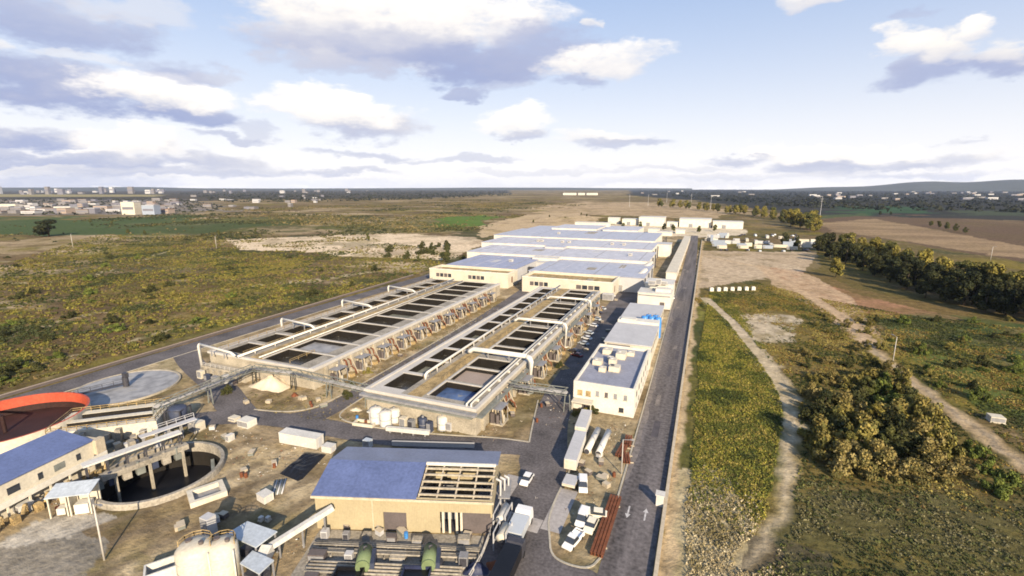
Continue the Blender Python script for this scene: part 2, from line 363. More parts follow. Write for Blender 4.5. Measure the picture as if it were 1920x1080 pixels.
    patch((.19,.175,.15), [(-100,20),(-87,36),(-80,36),(-74,30),(-72,10),(-100,10)], .85, None, 0)
    patch((.36,.33,.28), [(-96,34),(-88,40),(-84,40),(-86,34),(-94,28)], .9, None, 0)
    patch((.13,.11,.05), [(-78,26),(-74,36),(-64,36),(-66,26)], .6, ss(f3,.4,.6), 0)
    patch((.20,.145,.06), [(-92,92),(-87,92),(-86,206),(-92,206)], .8, .4+.6*ss(f3,.35,.6), 0)
    patch((.20,.15,.075), [(-42,86),(-36,108),(-37,170),(-42,200)], .7, .4+.6*ss(f2,.4,.6), 0)
    patch((.27,.22,.135), [(-24,66),(-11,66),(-11,104),(-26,104)], .9, .6+.4*f2, 0)
    # sandy verge beside the long road
    vg = ss(1.0-np.abs(tx+1.9), -.3, .5)*(y > 20)*(y < 520)
    mixc((.38,.29,.175), vg*.95)
    return np.clip(C, .004, .9)
def build_ground():
    fwd = math.atan2(-SY, CY)          # azimuth of the view measured from +Y toward +X
    dense = np.arange(-53, 53.01, .125); coarse = np.arange(56, 304.1, 4)
    az = np.radians(np.concatenate([dense, coarse])) + fwd
    rr = np.concatenate([[0.0, 12.0], np.exp(np.linspace(math.log(28), math.log(15000), 720))])
    na, nr = len(az), len(rr)
    A, Rr = np.meshgrid(az, rr)
    x = (Rr*np.sin(A)).ravel(); y = (Rr*np.cos(A)).ravel()
    z = np.zeros_like(x)
    def hill(cx, cy, w, h, z):   # low sand bank and spoil ridge beyond the halls
        return z + h*np.exp(-(((x-cx)/w[0])**2+((y-cy)/w[1])**2))
    z = hill(-60, 760, (110,26), 7.5, z); z = hill(-190, 800, (70,30), 5, z)
    z = z*np.where((np.abs(x+60)<400), 1, 0)
    V = np.stack([x,y,z],1)
    i, j = np.meshgrid(np.arange(nr-1), np.arange(na), indexing='ij')
    j2 = (j+1) % na
    q = np.stack([i*na+j, i*na+j2, (i+1)*na+j2, (i+1)*na+j], -1).reshape(-1,4)[:, ::-1]
    cxy = V[q].mean(1); q = q[np.hypot(cxy[:,0]+90, cxy[:,1]-50) > 10.0]      # the sunken clarifier
    me = bpy.data.meshes.new('ground'); me.vertices.add(len(V)); me.vertices.foreach_set('co', V.reshape(-1).astype(np.float32))
    me.loops.add(q.size); me.loops.foreach_set('vertex_index', q.reshape(-1).astype(np.int32))
    me.polygons.add(len(q)); me.polygons.foreach_set('loop_start', np.arange(0, q.size, 4, dtype=np.int32))
    me.update(calc_edges=True)
    ca = me.color_attributes.new('Col', 'FLOAT_COLOR', 'POINT')
    c4 = np.ones((len(V),4), np.float32); c4[:,:3] = ground_colour(x, y)
    ca.data.foreach_set('color', c4.reshape(-1))
    me.materials.append(attr_mat('earth_and_scrub', .95, .5, .9, bump=.9, spec=.08))
    o = bpy.data.objects.new('ground', me); COL.objects.link(o); o['kind'] = 'structure'
build_ground()

def slab(name, pts, z, m, thick=0.0, kind='structure'):
    q = MB(); q.poly([(x,y,z) for x,y in pts])
    if thick:
        n = len(pts)
        for i in range(n):
            a, b = pts[i], pts[(i+1)%n]; q.quad((*a,z-thick),(*b,z-thick),(*b,z),(*a,z))
    o = q.build(name, m); 
    if kind: o['kind'] = kind
    return o
def chaikin(p, closed=True, n=2):
    for _ in range(n):
        o = [] if closed else [p[0]]; m = len(p)
        for i in range(m if closed else m-1):
            a, b = p[i], p[(i+1)%m]; o += [(a[0]*.75+b[0]*.25,a[1]*.75+b[1]*.25),(a[0]*.25+b[0]*.75,a[1]*.25+b[1]*.75)]
        p = o if closed else o+[p[-1]]
    return p
def strip(name, pts, w, z, m):
    if isinstance(w, (list,tuple)):
        pw = chaikin([(p[0],p[1]) for p in pts], False); ww_ = [(a,0) for a in w]; w = [a for a,_ in chaikin(ww_, False)]; pts = pw
    q = MB(); L_ = []
    for i, p in enumerate(pts):
        a = Vector(pts[max(i-1,0)]); b = Vector(pts[min(i+1,len(pts)-1)]); d = (b-a).normalized(); nn = Vector((-d.y,d.x))
        ww = w[i] if isinstance(w, (list,tuple)) else w
        L_.append((Vector(p)+nn*ww/2, Vector(p)-nn*ww/2))
    for (a,b),(c,d) in zip(L_[:-1], L_[1:]): q.quad((*b,z),(*d,z),(*c,z),(*a,z))
    o = q.build(name, m); o['kind'] = 'structure'; return o
# roads: each sheet a few centimetres above the earth and millimetres apart from the next
slab('main_road', [(-10.2,50),(-3.2,50),(-3.2,240),(-5.2,420),(-7.5,570),(-14.5,570),(-12.0,300),(-11.2,200),(-10.4,110)], .030, M['worn'])
slab('works_street', chaikin([(-27.6,20),(-3.2,20),(-3.2,56.4),(-9.6,56.6),(-11.5,57.4),(-14.8,57.0),(-17.3,58.0),(-18.6,61),(-20.3,66),(-20.5,80),(-24.4,92),(-26.9,104),(-27.3,140),(-29.5,170),(-28,214),(-26.5,290),
     (-38.6,290),(-38.9,214),(-38.6,170),(-36.3,134),(-35.4,106),(-32.4,93),(-30.5,85.8),(-31,79.8),(-28.6,76),(-27.8,70)]), .038, M['asphalt'])
strip('cross_road', [(-118,57),(-107,66),(-99,71.2),(-90,73.8),(-80,75.4),(-66,75.6),(-50,78.4),(-38,82.0),(-29,84.2)], [6,7,7.2,6.2,6.6,6.0,5.8,6.0,5.5], .046, M['asphalt'])
strip('basin_street', [(-84,74.5),(-80.5,80),(-80,88),(-80.2,120),(-81,170),(-84,226),(-88,262)], [9,6.5,5.4,5.4,5.6,6,6], .054, M['asphalt'])
strip('outer_road', [(-156,-20),(-156,60),(-156.3,110),(-155,180),(-152,245),(-158,300)], 8.4, .03, M['asphalt'])
strip('bend_road', [(-97,72.5),(-106,76.5),(-115,81.5),(-127,85.5),(-141,91),(-152.5,97)], [7,7.5,7,6.5,6.5,7], .058, M['asphalt'])
strip('basin_footpath', [(-74.2,112),(-74.2,165),(-75,224)], 3.4, .034, M['slab'])
slab('concrete_apron', [(-20.4,62.4),(-17.2,62.4),(-17.2,73.6),(-20.4,73.6)], .06, M['slab'])
slab('concrete_crossing', [(-26.6,61.2),(-20.5,61.2),(-20.5,64.4),(-26.6,64.4)], .066, M['slab'])
slab('yard_paving', [(-31.8,60.6),(-27.7,62),(-27.7,74),(-30.5,74)], .06, M['slab'])
def kerb(pts):
    q = MB(); pts = chaikin(pts, False)
    for a, b in zip(pts[:-1], pts[1:]): q.bar((*a,.06),(*b,.06),.3,.13)
    o = q.build('kerb', M['kerb']); o['kind'] = 'structure'
kerb([(-20.3,80),(-20.3,66),(-18.4,61),(-17.2,57.8),(-14.8,56.9),(-11.4,57.2),(-10.4,60)])
kerb([(-10.5,62),(-10.6,110),(-11.4,200),(-12.2,300)])
kerb([(-30.8,86.2),(-32.6,93.2),(-35.6,106)]); kerb([(-30.8,86.2),(-38,85.4),(-50,81.8),(-66,79),(-74,79.2),(-77,82),(-77.2,90),(-77.4,120)])
kerb([(-97,75.8),(-90,77.2),(-86,79.5),(-84,83),(-83.2,90),(-83.2,120),(-84,170)])
kerb([(-151.4,60),(-151.6,110),(-150.6,180)])
prng = random.Random(2)
zz = [(-10.25-(y-80)*.006, y) for y in range(80,330,4)]; slab('road_dust', zz+[(x+prng.uniform(.3,1.5), y+1) for x,y in zz[::-1]], .034, M['patch_pale'])
for k in range(16):
    y0 = 62+k*17+prng.uniform(-5,5); x0 = prng.uniform(-9.6,-5.6); w_, l_ = prng.uniform(.8,2.2), prng.uniform(2,11)
    if y0 < 80: continue
    o = slab('road_patch', [(x0,y0),(x0+w_,y0+.2),(x0+w_-.1,y0+l_),(x0+.1,y0+l_-.2)], .036, M['patch_dark'] if k%3 else M['patch_pale'])
for k, (px, py) in enumerate(((1178,960),(1210,965))):
    x, y = at(px, py); q = MB()
    s_ = 1 if k else -1
    q.quad((-.13,-1.6,0),(.13,-1.6,0),(.13,.5,0),(-.13,.5,0)); q.poly([(-.45,.5,0),(.45,.5,0),(0,1.6,0)])
    o = q.build('road_arrow', M['paint']); o.location = (x, y, .036); o['kind'] = 'structure'
    if s_ < 0: o.rotation_euler = (0,0,math.pi)

# ================================================================ FOLIAGE
def leaves(rng, blobs, n, leaf, cols, flat=1.0):
    """n leaf quads spread through blobs (cx,cy,cz,r,rz); light and dark clumps come from cols"""
    b = np.array(blobs); w = b[:,3]**2; pick = rng.choice(len(b), n, p=w/w.sum()); B = b[pick]
    d = rng.normal(size=(n,3)); d /= np.linalg.norm(d,axis=1)[:,None]
    rad = rng.uniform(.25,1,n)**.4
    c = B[:,:3] + d*np.stack([B[:,3],B[:,3],B[:,4]],1)*rad[:,None]
    nn = d*.8 + rng.normal(size=(n,3))*.6; nn[:,2] += .25; nn /= np.linalg.norm(nn,axis=1)[:,None]
    u = np.cross(nn, rng.normal(size=(n,3))); u /= np.linalg.norm(u,axis=1)[:,None]; v = np.cross(nn,u)
    s = (leaf*rng.uniform(.55,1.45,n))[:,None]; t = s*rng.uniform(.5,1,n)[:,None]
    V = np.stack([c-u*s-v*t*.3, c+u*s*.2-v*t, c+u*s+v*t*.3, c-u*s*.2+v*t],1)
    cols = np.array(cols); bc = rng.integers(0,len(cols),len(b)); C = cols[bc[pick]]
    alt = rng.random(n) < .35; C = np.where(alt[:,None], cols[rng.integers(0,len(cols),n)], C)
    return V, C*rng.uniform(.7,1.3,n)[:,None]
def tree_proto(rng, h, r, cols, nleaf=2600, leaf=.42, base=.06):
    root = bpy.data.objects.new('tree', None); COL.objects.link(root)
    q = MB(); q.tube([(0,0,-.1),(.1,.05,h*.25),(-.05,.1,h*.55),(.1,0,h*.8)], h*.028, 8, r2=h*.008)
    blobs = []
    for k in range(13):
        a = rng.uniform(0,6.28); t = rng.uniform(base+.12,.93); rr = r*(1-abs(t-.55)*1.1)*rng.uniform(.35,.8)
        c = (rr*math.cos(a), rr*math.sin(a), h*t); br = r*rng.uniform(.28,.5)
        blobs.append((*c, br, br*rng.uniform(.7,1.1)))
        if k < 7: q.tube([(0,0,h*(.2+.03*k)), (c[0]*.5,c[1]*.5,(h*.3+c[2])*.5), c], h*.011, 5, r2=h*.003)
    q.build('trunk', M['bark'], root, True)
    V, C = leaves(rng, blobs, nleaf, leaf, cols); quad_mesh('crown', V, C, M['leaf'], root)
    return root
DARKT = [(.022,.027,.011),(.032,.035,.013),(.018,.023,.010),(.045,.046,.016)]
GOLDT = [(.14,.125,.03),(.18,.15,.032),(.095,.09,.024),(.21,.175,.04)]
MIDT = [(.070,.075,.022),(.090,.088,.025),(.055,.06,.02)]
PROTO = {}
for kind, cols in (('dark',DARKT),('gold',GOLDT),('mid',MIDT)):
    PROTO[kind] = [tree_proto(np.random.default_rng(hash_), h, r, cols) for hash_, h, r in ((3,14,5.2),(5,16,5.0),(8,12,5.4))]
USED = set()
def plant_tree(kind, x, y, sc, label, group, name='tree', cat='tree', z=0):
    k = random.randrange(3); p = PROTO[kind][k]; key = (kind,k); rz = random.uniform(0,6.28)
    if key not in USED:
        USED.add(key); o = p; o.location = (x,y,z); o.rotation_euler = (0,0,rz); o.scale = (sc,sc,sc)
    else: o = dup(p, (x,y,z), rz, sc=(sc*random.uniform(.9,1.1),sc*random.uniform(.9,1.1),sc))
    o.name = name
    for k_ in ('label','category','group'):
        if k_ in o: del o[k_]
    return props(o, label, cat, group)
# windbreak on the right: shade put into the front leaves, sunlight into those behind
front = P(1535,474, 1560,486, 1585,496, 1612,506, 1640,518, 1668,530, 1700,544, 1735,556, 1770,566, 1805,575, 1845,584, 1885,592, 1930,602, 1980,612)
for i, (x,y) in enumerate(front):
    for j in range(3):
        plant_tree('dark', x+j*6+random.uniform(-1.5,1.5), y+j*3+random.uniform(-4,4)+j*7, random.uniform(.85,1.12), 'dark shaded tree in the long windbreak right of the road', 'dark trees of the windbreak')
for i, (x,y) in enumerate(front+[((a[0]+b[0])/2,(a[1]+b[1])/2) for a,b in zip(front[:-1],front[1:])]):
    plant_tree('gold' if i % 4 else 'mid', x+21+random.uniform(-3,3), y+14+random.uniform(-6,6), random.uniform(1.0,1.35), 'sunlit yellow green tree rising behind the dark windbreak', 'sunlit trees behind the windbreak')
back = P(1395,402, 1415,406, 1432,408, 1450,412, 1468,418, 1482,426, 1500,428, 1516,432, 1527,436, 1495,418, 1510,422, 1522,424, 1478,412, 1240,388, 1258,390, 1276,390, 1292,392, 1310,394, 1325,396, 1345,398, 1362,400, 1380,402)
for i, (x,y) in enumerate(back+[(a+random.uniform(-9,9), b+random.uniform(8,40)) for a,b in back]):
    plant_tree('gold' if i % 3 != 1 else 'mid', x, y, random.uniform(1.1,1.6), 'olive yellow tree in the tree row beyond the white walls', 'trees beyond the white walls')
x,y = at(1567,520); plant_tree('gold', x, y, .85, 'lone yellow green tree on bare earth before the windbreak', None)
x,y = at(1472,462); plant_tree('dark', x, y, .95, 'dark round tree beside the container yard', 'dark trees at the container yard')
x,y = at(1490,464); plant_tree('dark', x, y, .8, 'dark round tree beside the container yard', 'dark trees at the container yard')
x,y = at(92,444); o = plant_tree('dark', x, y, 1.0, 'broad dark round tree alone on the green field at left', None); o.scale = (2.6,2.6,1.25)
for px,py in ((410,442),(210,420),(170,418),(272,440),(240,438),(1000,418),(1060,412),(1100,406),(560,420),(690,452),(480,436),(350,420),(1180,418),(1090,404),(1030,408)):
    x,y = at(px,py); plant_tree('mid', x, y, random.uniform(.35,.55), 'small dark tree dotted over the open scrubland', 'small trees dotted over the scrubland')
for px,py in ((1745,424),(1760,427),(1775,430),(1792,434),(1810,437),(1665,398),(1670,403),(1650,404)):
    x,y = at(px,py); plant_tree('mid' if px > 1700 else 'dark', x, y, random.uniform(.5,.8), 'small tree standing among the ploughed fields at right', 'trees among the ploughed fields')
# bushes of the thicket right of the dirt track
def bush_proto(rng, cols, nleaf=2700, leaf=.115):
    root = bpy.data.objects.new('bush', None); COL.objects.link(root)
    q = MB(); blobs = []
    for k in range(17):
        a = rng.uniform(0,6.28); rr = rng.uniform(0,1.9); z = rng.uniform(.35,2.2)-rr*.4
        blobs.append((rr*math.cos(a), rr*math.sin(a), max(z,.25), rng.uniform(.28,.75), rng.uniform(.25,.6)))
        if k < 9: q.tube([(0,0,-.05),(rr*math.cos(a)*.5,rr*math.sin(a)*.5,z*.6),blobs[-1][:3]], .07, 5, r2=.02)
    q.build('stem', M['bark'], root); V, C = leaves(rng, blobs, nleaf, leaf, cols); quad_mesh('foliage', V, C, M['leaf'], root)
    return root
BP = {'olive': bush_proto(np.random.default_rng(21), [(.125,.113,.030),(.17,.145,.037),(.075,.075,.023),(.20,.16,.047)]),
      'gold': bush_proto(np.random.default_rng(22), [(.175,.135,.045),(.21,.165,.055),(.12,.10,.035),(.22,.18,.075),(.10,.09,.03)]),
      'dark': bush_proto(np.random.default_rng(23), [(.030,.036,.014),(.045,.048,.016),(.06,.058,.02)]),
      'green': bush_proto(np.random.default_rng(24), [(.085,.115,.022),(.12,.14,.03),(.065,.085,.02)])}
BUSED = set()
def bush(kind, x, y, s, label, group, hz=1.18):
    p = BP[kind]; rz = random.uniform(0,6.28)
    if kind not in BUSED:
        BUSED.add(kind); o = p; o.location = (x,y,0); o.rotation_euler = (0,0,rz); o.scale = (s,s,s*hz)
    else: o = dup(p, (x,y,0), rz, sc=(s*random.uniform(.85,1.15), s*random.uniform(.85,1.15), s*hz*random.uniform(.65,1.3)))
    return props(o, label, 'bush', group)
for px,py,s,k in ((1540,830,2.2,'olive'),(1585,800,2.0,'olive'),(1530,790,1.7,'dark'),(1560,760,1.9,'olive'),(1610,760,1.8,'dark'),(1640,790,2.3,'olive'),(1690,800,2.3,'olive'),
    (1700,760,1.9,'dark'),(1650,740,1.8,'green'),(1595,730,1.6,'olive'),(1740,820,2.1,'olive'),(1560,720,1.4,'gold'),(1520,745,1.4,'gold'),(1690,845,2.3,'dark'),(1610,845,2.4,'olive'),(1570,815,2.2,'dark'),(1620,812,2.6,'olive'),(1665,825,2.2,'dark'),(1720,795,2.4,'olive'),(1650,770,2.3,'green'),(1690,735,1.9,'olive'),(1625,715,1.8,'olive'),(1760,850,2.1,'olive'),(1545,855,1.8,'olive'),(1580,775,2.1,'gold'),(1665,700,1.5,'gold'),(1720,840,2.3,'gold')):
    x,y = at(px,py); bush(k, x, y, s, {'olive':'large olive bush inside the big thicket by the dirt track','dark':'dark green bush inside the big thicket by the dirt track','gold':'dry golden bush inside the big thicket by the dirt track','green':'bright green bush inside the big thicket by the dirt track'}[k], 'bushes of the big thicket')
for px,py,s in ((1575,880,1.9),(1615,888,1.7),(1660,890,1.8),(1705,892,1.7),(1750,890,1.6),(1795,888,1.3),(1735,868,1.6),(1640,868,1.9)):
    x,y = at(px,py); bush('gold', x, y, s, 'golden shrub with sunlight put into its colour along the front of the thicket', 'golden shrubs at the front of the thicket')  # the thicket's sunlit front is painted by these golden leaves
for px,py,k,sc in ((1560,800,'mid',.36),(1600,770,'dark',.40),(1640,800,'gold',.38),(1700,785,'mid',.42),(1660,840,'mid',.34),(1590,850,'gold',.3),(1735,845,'gold',.32),(1625,740,'mid',.36),(1545,770,'dark',.34),(1680,720,'mid',.3)):
    x,y = at(px,py); plant_tree(k, x, y, sc, {'mid':'olive green','dark':'dark green','gold':'golden'}[k]+' small tree rising out of the big thicket', 'small trees of the big thicket')
for i in range(46):
    x,y = at(random.uniform(1500,1660), random.uniform(590,720)); bush(random.choice(['olive','gold','olive','dark']), x, y, random.uniform(.5,1.05), 'low autumn coloured shrub between the two dirt tracks', 'shrubs between the dirt tracks')
for i in range(40):
    x,y = at(random.uniform(1640,1930), random.uniform(600,760))
    if line_dist(np.array([x]), np.array([y]), TRACK_A)[0] > 5: bush(random.choice(['green','green','olive','dark']), x, y, random.uniform(.6,1.2), 'low green shrub on the meadow beyond the dirt track', 'shrubs on the meadow')
for px,py,s in ((1840,860,1.0),(1850,885,.9),(1895,905,.9),(1870,925,1.0),(1815,845,.8)):
    x,y = at(px,py); bush('green', x, y, s, 'rounded yellow green bush on the verge of the dirt track', 'bushes on the verge of the dirt track')
for i in range(70):
    while True:
        px, py = random.uniform(-20,760), random.uniform(470,720); x,y = at(px,py)
        if x < -170: break
    bush(random.choice(['olive','dark','dark','green']), x, y, random.uniform(.8,1.7), 'dark shrub standing out of the scrubland left of the works', 'shrubs in the left scrubland', .8)
for i in range(16):
    x,y = at(random.uniform(700,880), random.uniform(462,490)); 
    if x < -146: bush('dark', x, y, random.uniform(1.2,2.2), 'dark bush in the belt beside the long hall', 'bushes beside the long hall')
for px,py in ((428,738),(560,700),(690,700),(1095,775),(1080,778),(1110,774),(900,790),(880,792),(1010,690),(660,725),(650,745),(1270,500),(1050,690),(925,565)):
    x,y = at(px,py); bush(random.choice(['olive','dark']), x, y, random.uniform(.5,.8), 'small bush planted between roads and basins of the works', 'bushes inside the works')
# countless low growth
def scatter(name, n, sampler, size, colfn, q_per, hgt=.7, kind='stuff'):
    rng = np.random.default_rng(len(name)*13+n); xy = sampler(rng, n); n = len(xy)
    s = rng.uniform(size[0], size[1], n)
    d = rng.normal(size=(n,q_per,3)); d /= np.linalg.norm(d,axis=2)[:,:,None]; d[:,:,2] = np.abs(d[:,:,2])
    rad = rng.uniform(.4,1,(n,q_per,1))
    c = np.zeros((n,q_per,3)); c[:,:,:2] = xy[:,None,:]
    c += d*rad*s[:,None,None]*np.array([1,1,hgt])
    nn = d + rng.normal(size=(n,q_per,3))*.5; nn /= np.linalg.norm(nn,axis=2)[:,:,None]
    u = np.cross(nn, rng.normal(size=nn.shape)); u /= np.linalg.norm(u,axis=2)[:,:,None]; v = np.cross(nn,u)
    l = (s[:,None]*rng.uniform(.22,.5,(n,q_per)))[:,:,None]
    V = np.stack([c-u*l-v*l*.3, c+u*l*.2-v*l*.7, c+u*l+v*l*.3, c-u*l*.2+v*l*.7],2).reshape(-1,4,3)
    C = np.repeat(colfn(rng, xy),q_per,0)*rng.uniform(.7,1.3,(n*q_per,1))
    o = quad_mesh(name, V, C, M['weed']); o['kind'] = kind; return o
def pick(rng, xy, cols, sc, seed):
    f = fbm(xy[:,0], xy[:,1], sc, 4, seed)+rng.normal(size=len(xy))*.07
    k = np.clip(((f-.32)/.36*len(cols)).astype(int), 0, len(cols)-1); return np.array(cols)[k]
def samp_poly(pts, keep=None):
    p = np.array(pts); lo, hi = p.min(0), p.max(0)
    def f(rng, n):
        out = []; tot = 0
        for _ in range(200):
            q = rng.uniform(lo, hi, (n,2)); m = poly_mask(q[:,0], q[:,1], pts)
            if keep is not None: m &= keep(rng, q)
            q = q[m]; out.append(q); tot += len(q)
            if tot >= n: break
        return np.concatenate(out)[:n]
    return f
LEFTF = [(-168,40),(-170,110),(-166,180),(-163,250),(-175,330),(-330,420),(-640,330),(-420,150),(-260,40)]
SANDP = P(420,446, 560,440, 720,432, 920,440, 905,470, 840,494, 640,484, 450,472)
near_keep = lambda rng, q: (~poly_mask(q[:,0],q[:,1],SANDP) | (rng.random(len(q)) < np.clip((fbm(q[:,0],q[:,1],30,3,203)-.42)*5,.02,.7))) & (rng.random(len(q)) < np.clip((190/np.hypot(q[:,0],q[:,1]))**1.0, 0, 1)*np.clip((fbm(q[:,0],q[:,1],19,4,201)-.42)*9, .28, 1))
scatter('undergrowth', 27000, samp_poly(LEFTF, near_keep), (.35,1.1),
    lambda rng, xy: pick(rng, xy, [(.040,.048,.018),(.075,.078,.022),(.115,.105,.026),(.165,.145,.03),(.125,.09,.042),(.085,.08,.026)], 22, 211), 16, .75)
RIGHTF = P(1300,560, 1420,530, 1540,560, 1700,590, 1960,620, 2150,1100, 1420,1100, 1400,1000, 1470,900, 1480,760)
SANDQ = P(1355,585, 1440,580, 1500,592, 1522,625, 1500,652, 1430,648, 1380,635)
off_tracks = lambda rng, q: (~poly_mask(q[:,0],q[:,1],SANDQ) | (rng.random(len(q)) < np.clip((fbm(q[:,0],q[:,1],8,3,271)-.42)*4,.03,.8))) & (line_dist(q[:,0],q[:,1],TRACK_A) > 1.9+1.8*fbm(q[:,0],q[:,1],4,3,269)) & (line_dist(q[:,0],q[:,1],TRACK_B) > np.where(q[:,1] > 130, 2.6, 1.6)+1.2*fbm(q[:,0],q[:,1],4,3,267)) & (rng.random(len(q)) < np.clip((fbm(q[:,0],q[:,1],9,3,221)-.32)*6,.22,1))
scatter('scrub', 38000, samp_poly(RIGHTF, off_tracks), (.13,.5),
    lambda rng, xy: np.where((xy[:,1]+xy[:,0]*.25 < 108+rng.normal(size=len(xy))*4)[:,None], pick(rng, xy, [(.030,.038,.014),(.055,.065,.02),(.075,.08,.028),(.10,.10,.045),(.06,.068,.024),(.125,.115,.06)], 8, 233), pick(rng, xy, [(.035,.045,.015),(.075,.085,.02),(.13,.12,.026),(.20,.14,.035),(.15,.095,.035),(.23,.19,.055)], 14, 231)), 9, .8)
VERGE = [(-.6,58),(-.6,90),(-.2,130),(2,190),(4,260),(13,262),(22,190),(25,130),(21,92),(19,70),(18,60)]
scatter('weeds', 34000, samp_poly(VERGE, lambda rng,q: (q[:,0] > -.4+2.4*fbm(q[:,0],q[:,1],5,3,263)) & (q[:,0] < np.interp(q[:,1],[58,70,92,130,190,262],[8,9,13,18,15,6])+9*fbm(q[:,0],q[:,1],7,3,273)+rng.normal(size=len(q))*.8) & (line_dist(q[:,0],q[:,1],TRACK_B) > 1.2+1.2*fbm(q[:,0],q[:,1],4,3,265))), (.11,.42),
    lambda rng, xy: np.where((xy[:,1]+xy[:,0]*.9 < 80+22*(fbm(xy[:,0],xy[:,1],9,3,275)-.3)+rng.normal(size=len(xy))*4)[:,None], pick(rng, xy, [(.20,.165,.08),(.32,.27,.165),(.38,.325,.21),(.27,.22,.125)], 6, 251), pick(rng, xy, [(.045,.058,.016),(.10,.11,.024),(.15,.15,.028),(.23,.205,.036),(.25,.20,.055),(.09,.10,.022)], 9, 241)), 8, 1.25)
scatter('ground_cover', 1500, samp_poly([(-94,92),(-86,92),(-86,208),(-60,84),(-36,108),(-38,190),(-44,190),(-44,84),(-86,76),(-104,77),(-108,88)]), (.12,.4),
    lambda rng, xy: pick(rng, xy, [(.06,.065,.02),(.12,.10,.04),(.20,.16,.07)], 8, 261), 10, .7)
scatter('far_scrub', 9000, samp_poly(P(-300,440, 120,416, 330,398, 620,382, 960,372, 1100,384, 990,402, 900,432, 700,440, 450,450, 120,456, -200,470), lambda rng,q: rng.random(len(q)) < np.clip((fbm(q[:,0],q[:,1],120,4,301)-.44)*6,.02,1)*np.clip(500/np.hypot(q[:,0],q[:,1]),0,1)), (1.2,3.4),
    lambda rng, xy: pick(rng, xy, [(.03,.036,.016),(.055,.055,.02),(.09,.08,.03),(.14,.11,.05)], 90, 311), 7, .6)
scatter('town_greenery', 1300, samp_poly(P(-150,374, 330,373, 420,386, 400,398, 250,403, -150,404)), (3,7), lambda rng, xy: pick(rng, xy, [(.016,.02,.013),(.03,.034,.018)], 90, 321), 7, .7)
scatter('rubble', 2600, samp_poly([(-104,30),(-96,66),(-60,72),(-54,58),(-56,30),(-40,84),(-90,92),(-86,208),(-44,84),(-36,110),(-37,190),(-24,104),(-24,68),(-12,66),(-12,104)], lambda rng,q: (np.hypot(q[:,0]+90,q[:,1]-50) > 11) & (rng.random(len(q)) < np.clip((fbm(q[:,0],q[:,1],7,3,291)-.42)*8,.03,1))), (.10,.34),
    lambda rng, xy: np.array([(.40,.36,.30),(.14,.10,.07),(.30,.20,.11),(.09,.085,.08),(.50,.48,.45),(.19,.09,.05)])[rng.integers(0,6,len(xy))], 5, .7)
FARW = P(1180,356, 1300,355, 1920,355, 2050,356, 2050,404, 1900,398, 1700,396, 1560,392, 1440,386, 1300,372)
scatter('far_woods', 5200, samp_poly(FARW, lambda rng,q: rng.random(len(q)) < np.clip(1600/np.hypot(q[:,0],q[:,1]),0,1)**1.6), (5,13), lambda rng, xy: pick(rng, xy, [(.010,.014,.011),(.015,.019,.013),(.024,.027,.016)], 200, 271), 7, .6)
FARL = P(330,362, 620,357, 950,357, 960,366, 800,374, 640,378, 420,380)
scatter('distant_woods', 2600, samp_poly(FARL, lambda rng,q: rng.random(len(q)) < np.clip(1600/np.hypot(q[:,0],q[:,1]),0,1)**1.6), (5,12), lambda rng, xy: pick(rng, xy, [(.014,.018,.013),(.02,.024,.015),(.03,.032,.02)], 200, 281), 7, .6)

# ================================================================ WORKS: AERATION BASINS
def basin_body(x0, x1, y0, y1, z, bands, holes, depth):
    """bands: [(x_from, x_to, material index)] of the deck top; holes: (hx0,hx1,hy0,hy1)"""
    q = MB()
    q.quad((x0,y0,0),(x1,y0,0),(x1,y0,z),(x0,y0,z),0); q.quad((x1,y0,0),(x1,y1,0),(x1,y1,z),(x1,y0,z),0)
    q.quad((x1,y1,0),(x0,y1,0),(x0,y1,z),(x1,y1,z),0); q.quad((x0,y1,0),(x0,y0,0),(x0,y0,z),(x0,y1,z),0)
    for bx0, bx1, mi in bands:
        hs = sorted([h for h in holes if h[0] < bx1-1e-6 and h[1] > bx0+1e-6], key=lambda h: h[2])
        yy = y0
        for h in hs:
            q.quad((bx0,yy,z),(bx1,yy,z),(bx1,h[2],z),(bx0,h[2],z),mi); yy = h[3]
        q.quad((bx0,yy,z),(bx1,yy,z),(bx1,y1,z),(bx0,y1,z),mi)
    for a,b,c,d in holes:
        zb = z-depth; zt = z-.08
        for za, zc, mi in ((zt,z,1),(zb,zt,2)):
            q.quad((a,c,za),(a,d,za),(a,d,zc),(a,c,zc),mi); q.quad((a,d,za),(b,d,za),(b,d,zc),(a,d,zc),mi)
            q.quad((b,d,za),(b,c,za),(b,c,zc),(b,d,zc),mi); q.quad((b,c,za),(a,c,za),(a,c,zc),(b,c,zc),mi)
    return q
def rail(q, pts, z, h=1.05, step=2.4, t=.07, mi=0):
    for a, b in zip(pts[:-1], pts[1:]):
        L_ = math.dist(a,b); n = max(1,int(L_/step))
        for k in range(n+1):
            x = a[0]+(b[0]-a[0])*k/n; y = a[1]+(b[1]-a[1])*k/n; q.box(x-t/2,x+t/2,y-t/2,y+t/2,z,z+h-t,mi)
        for hh in (h, h*.55): q.bar((*a,z+hh),(*b,z+hh),t,t,mi)
BM = [M['conc'], M['deck'], M['wet_shade'], M['coping'], M['ochre']]
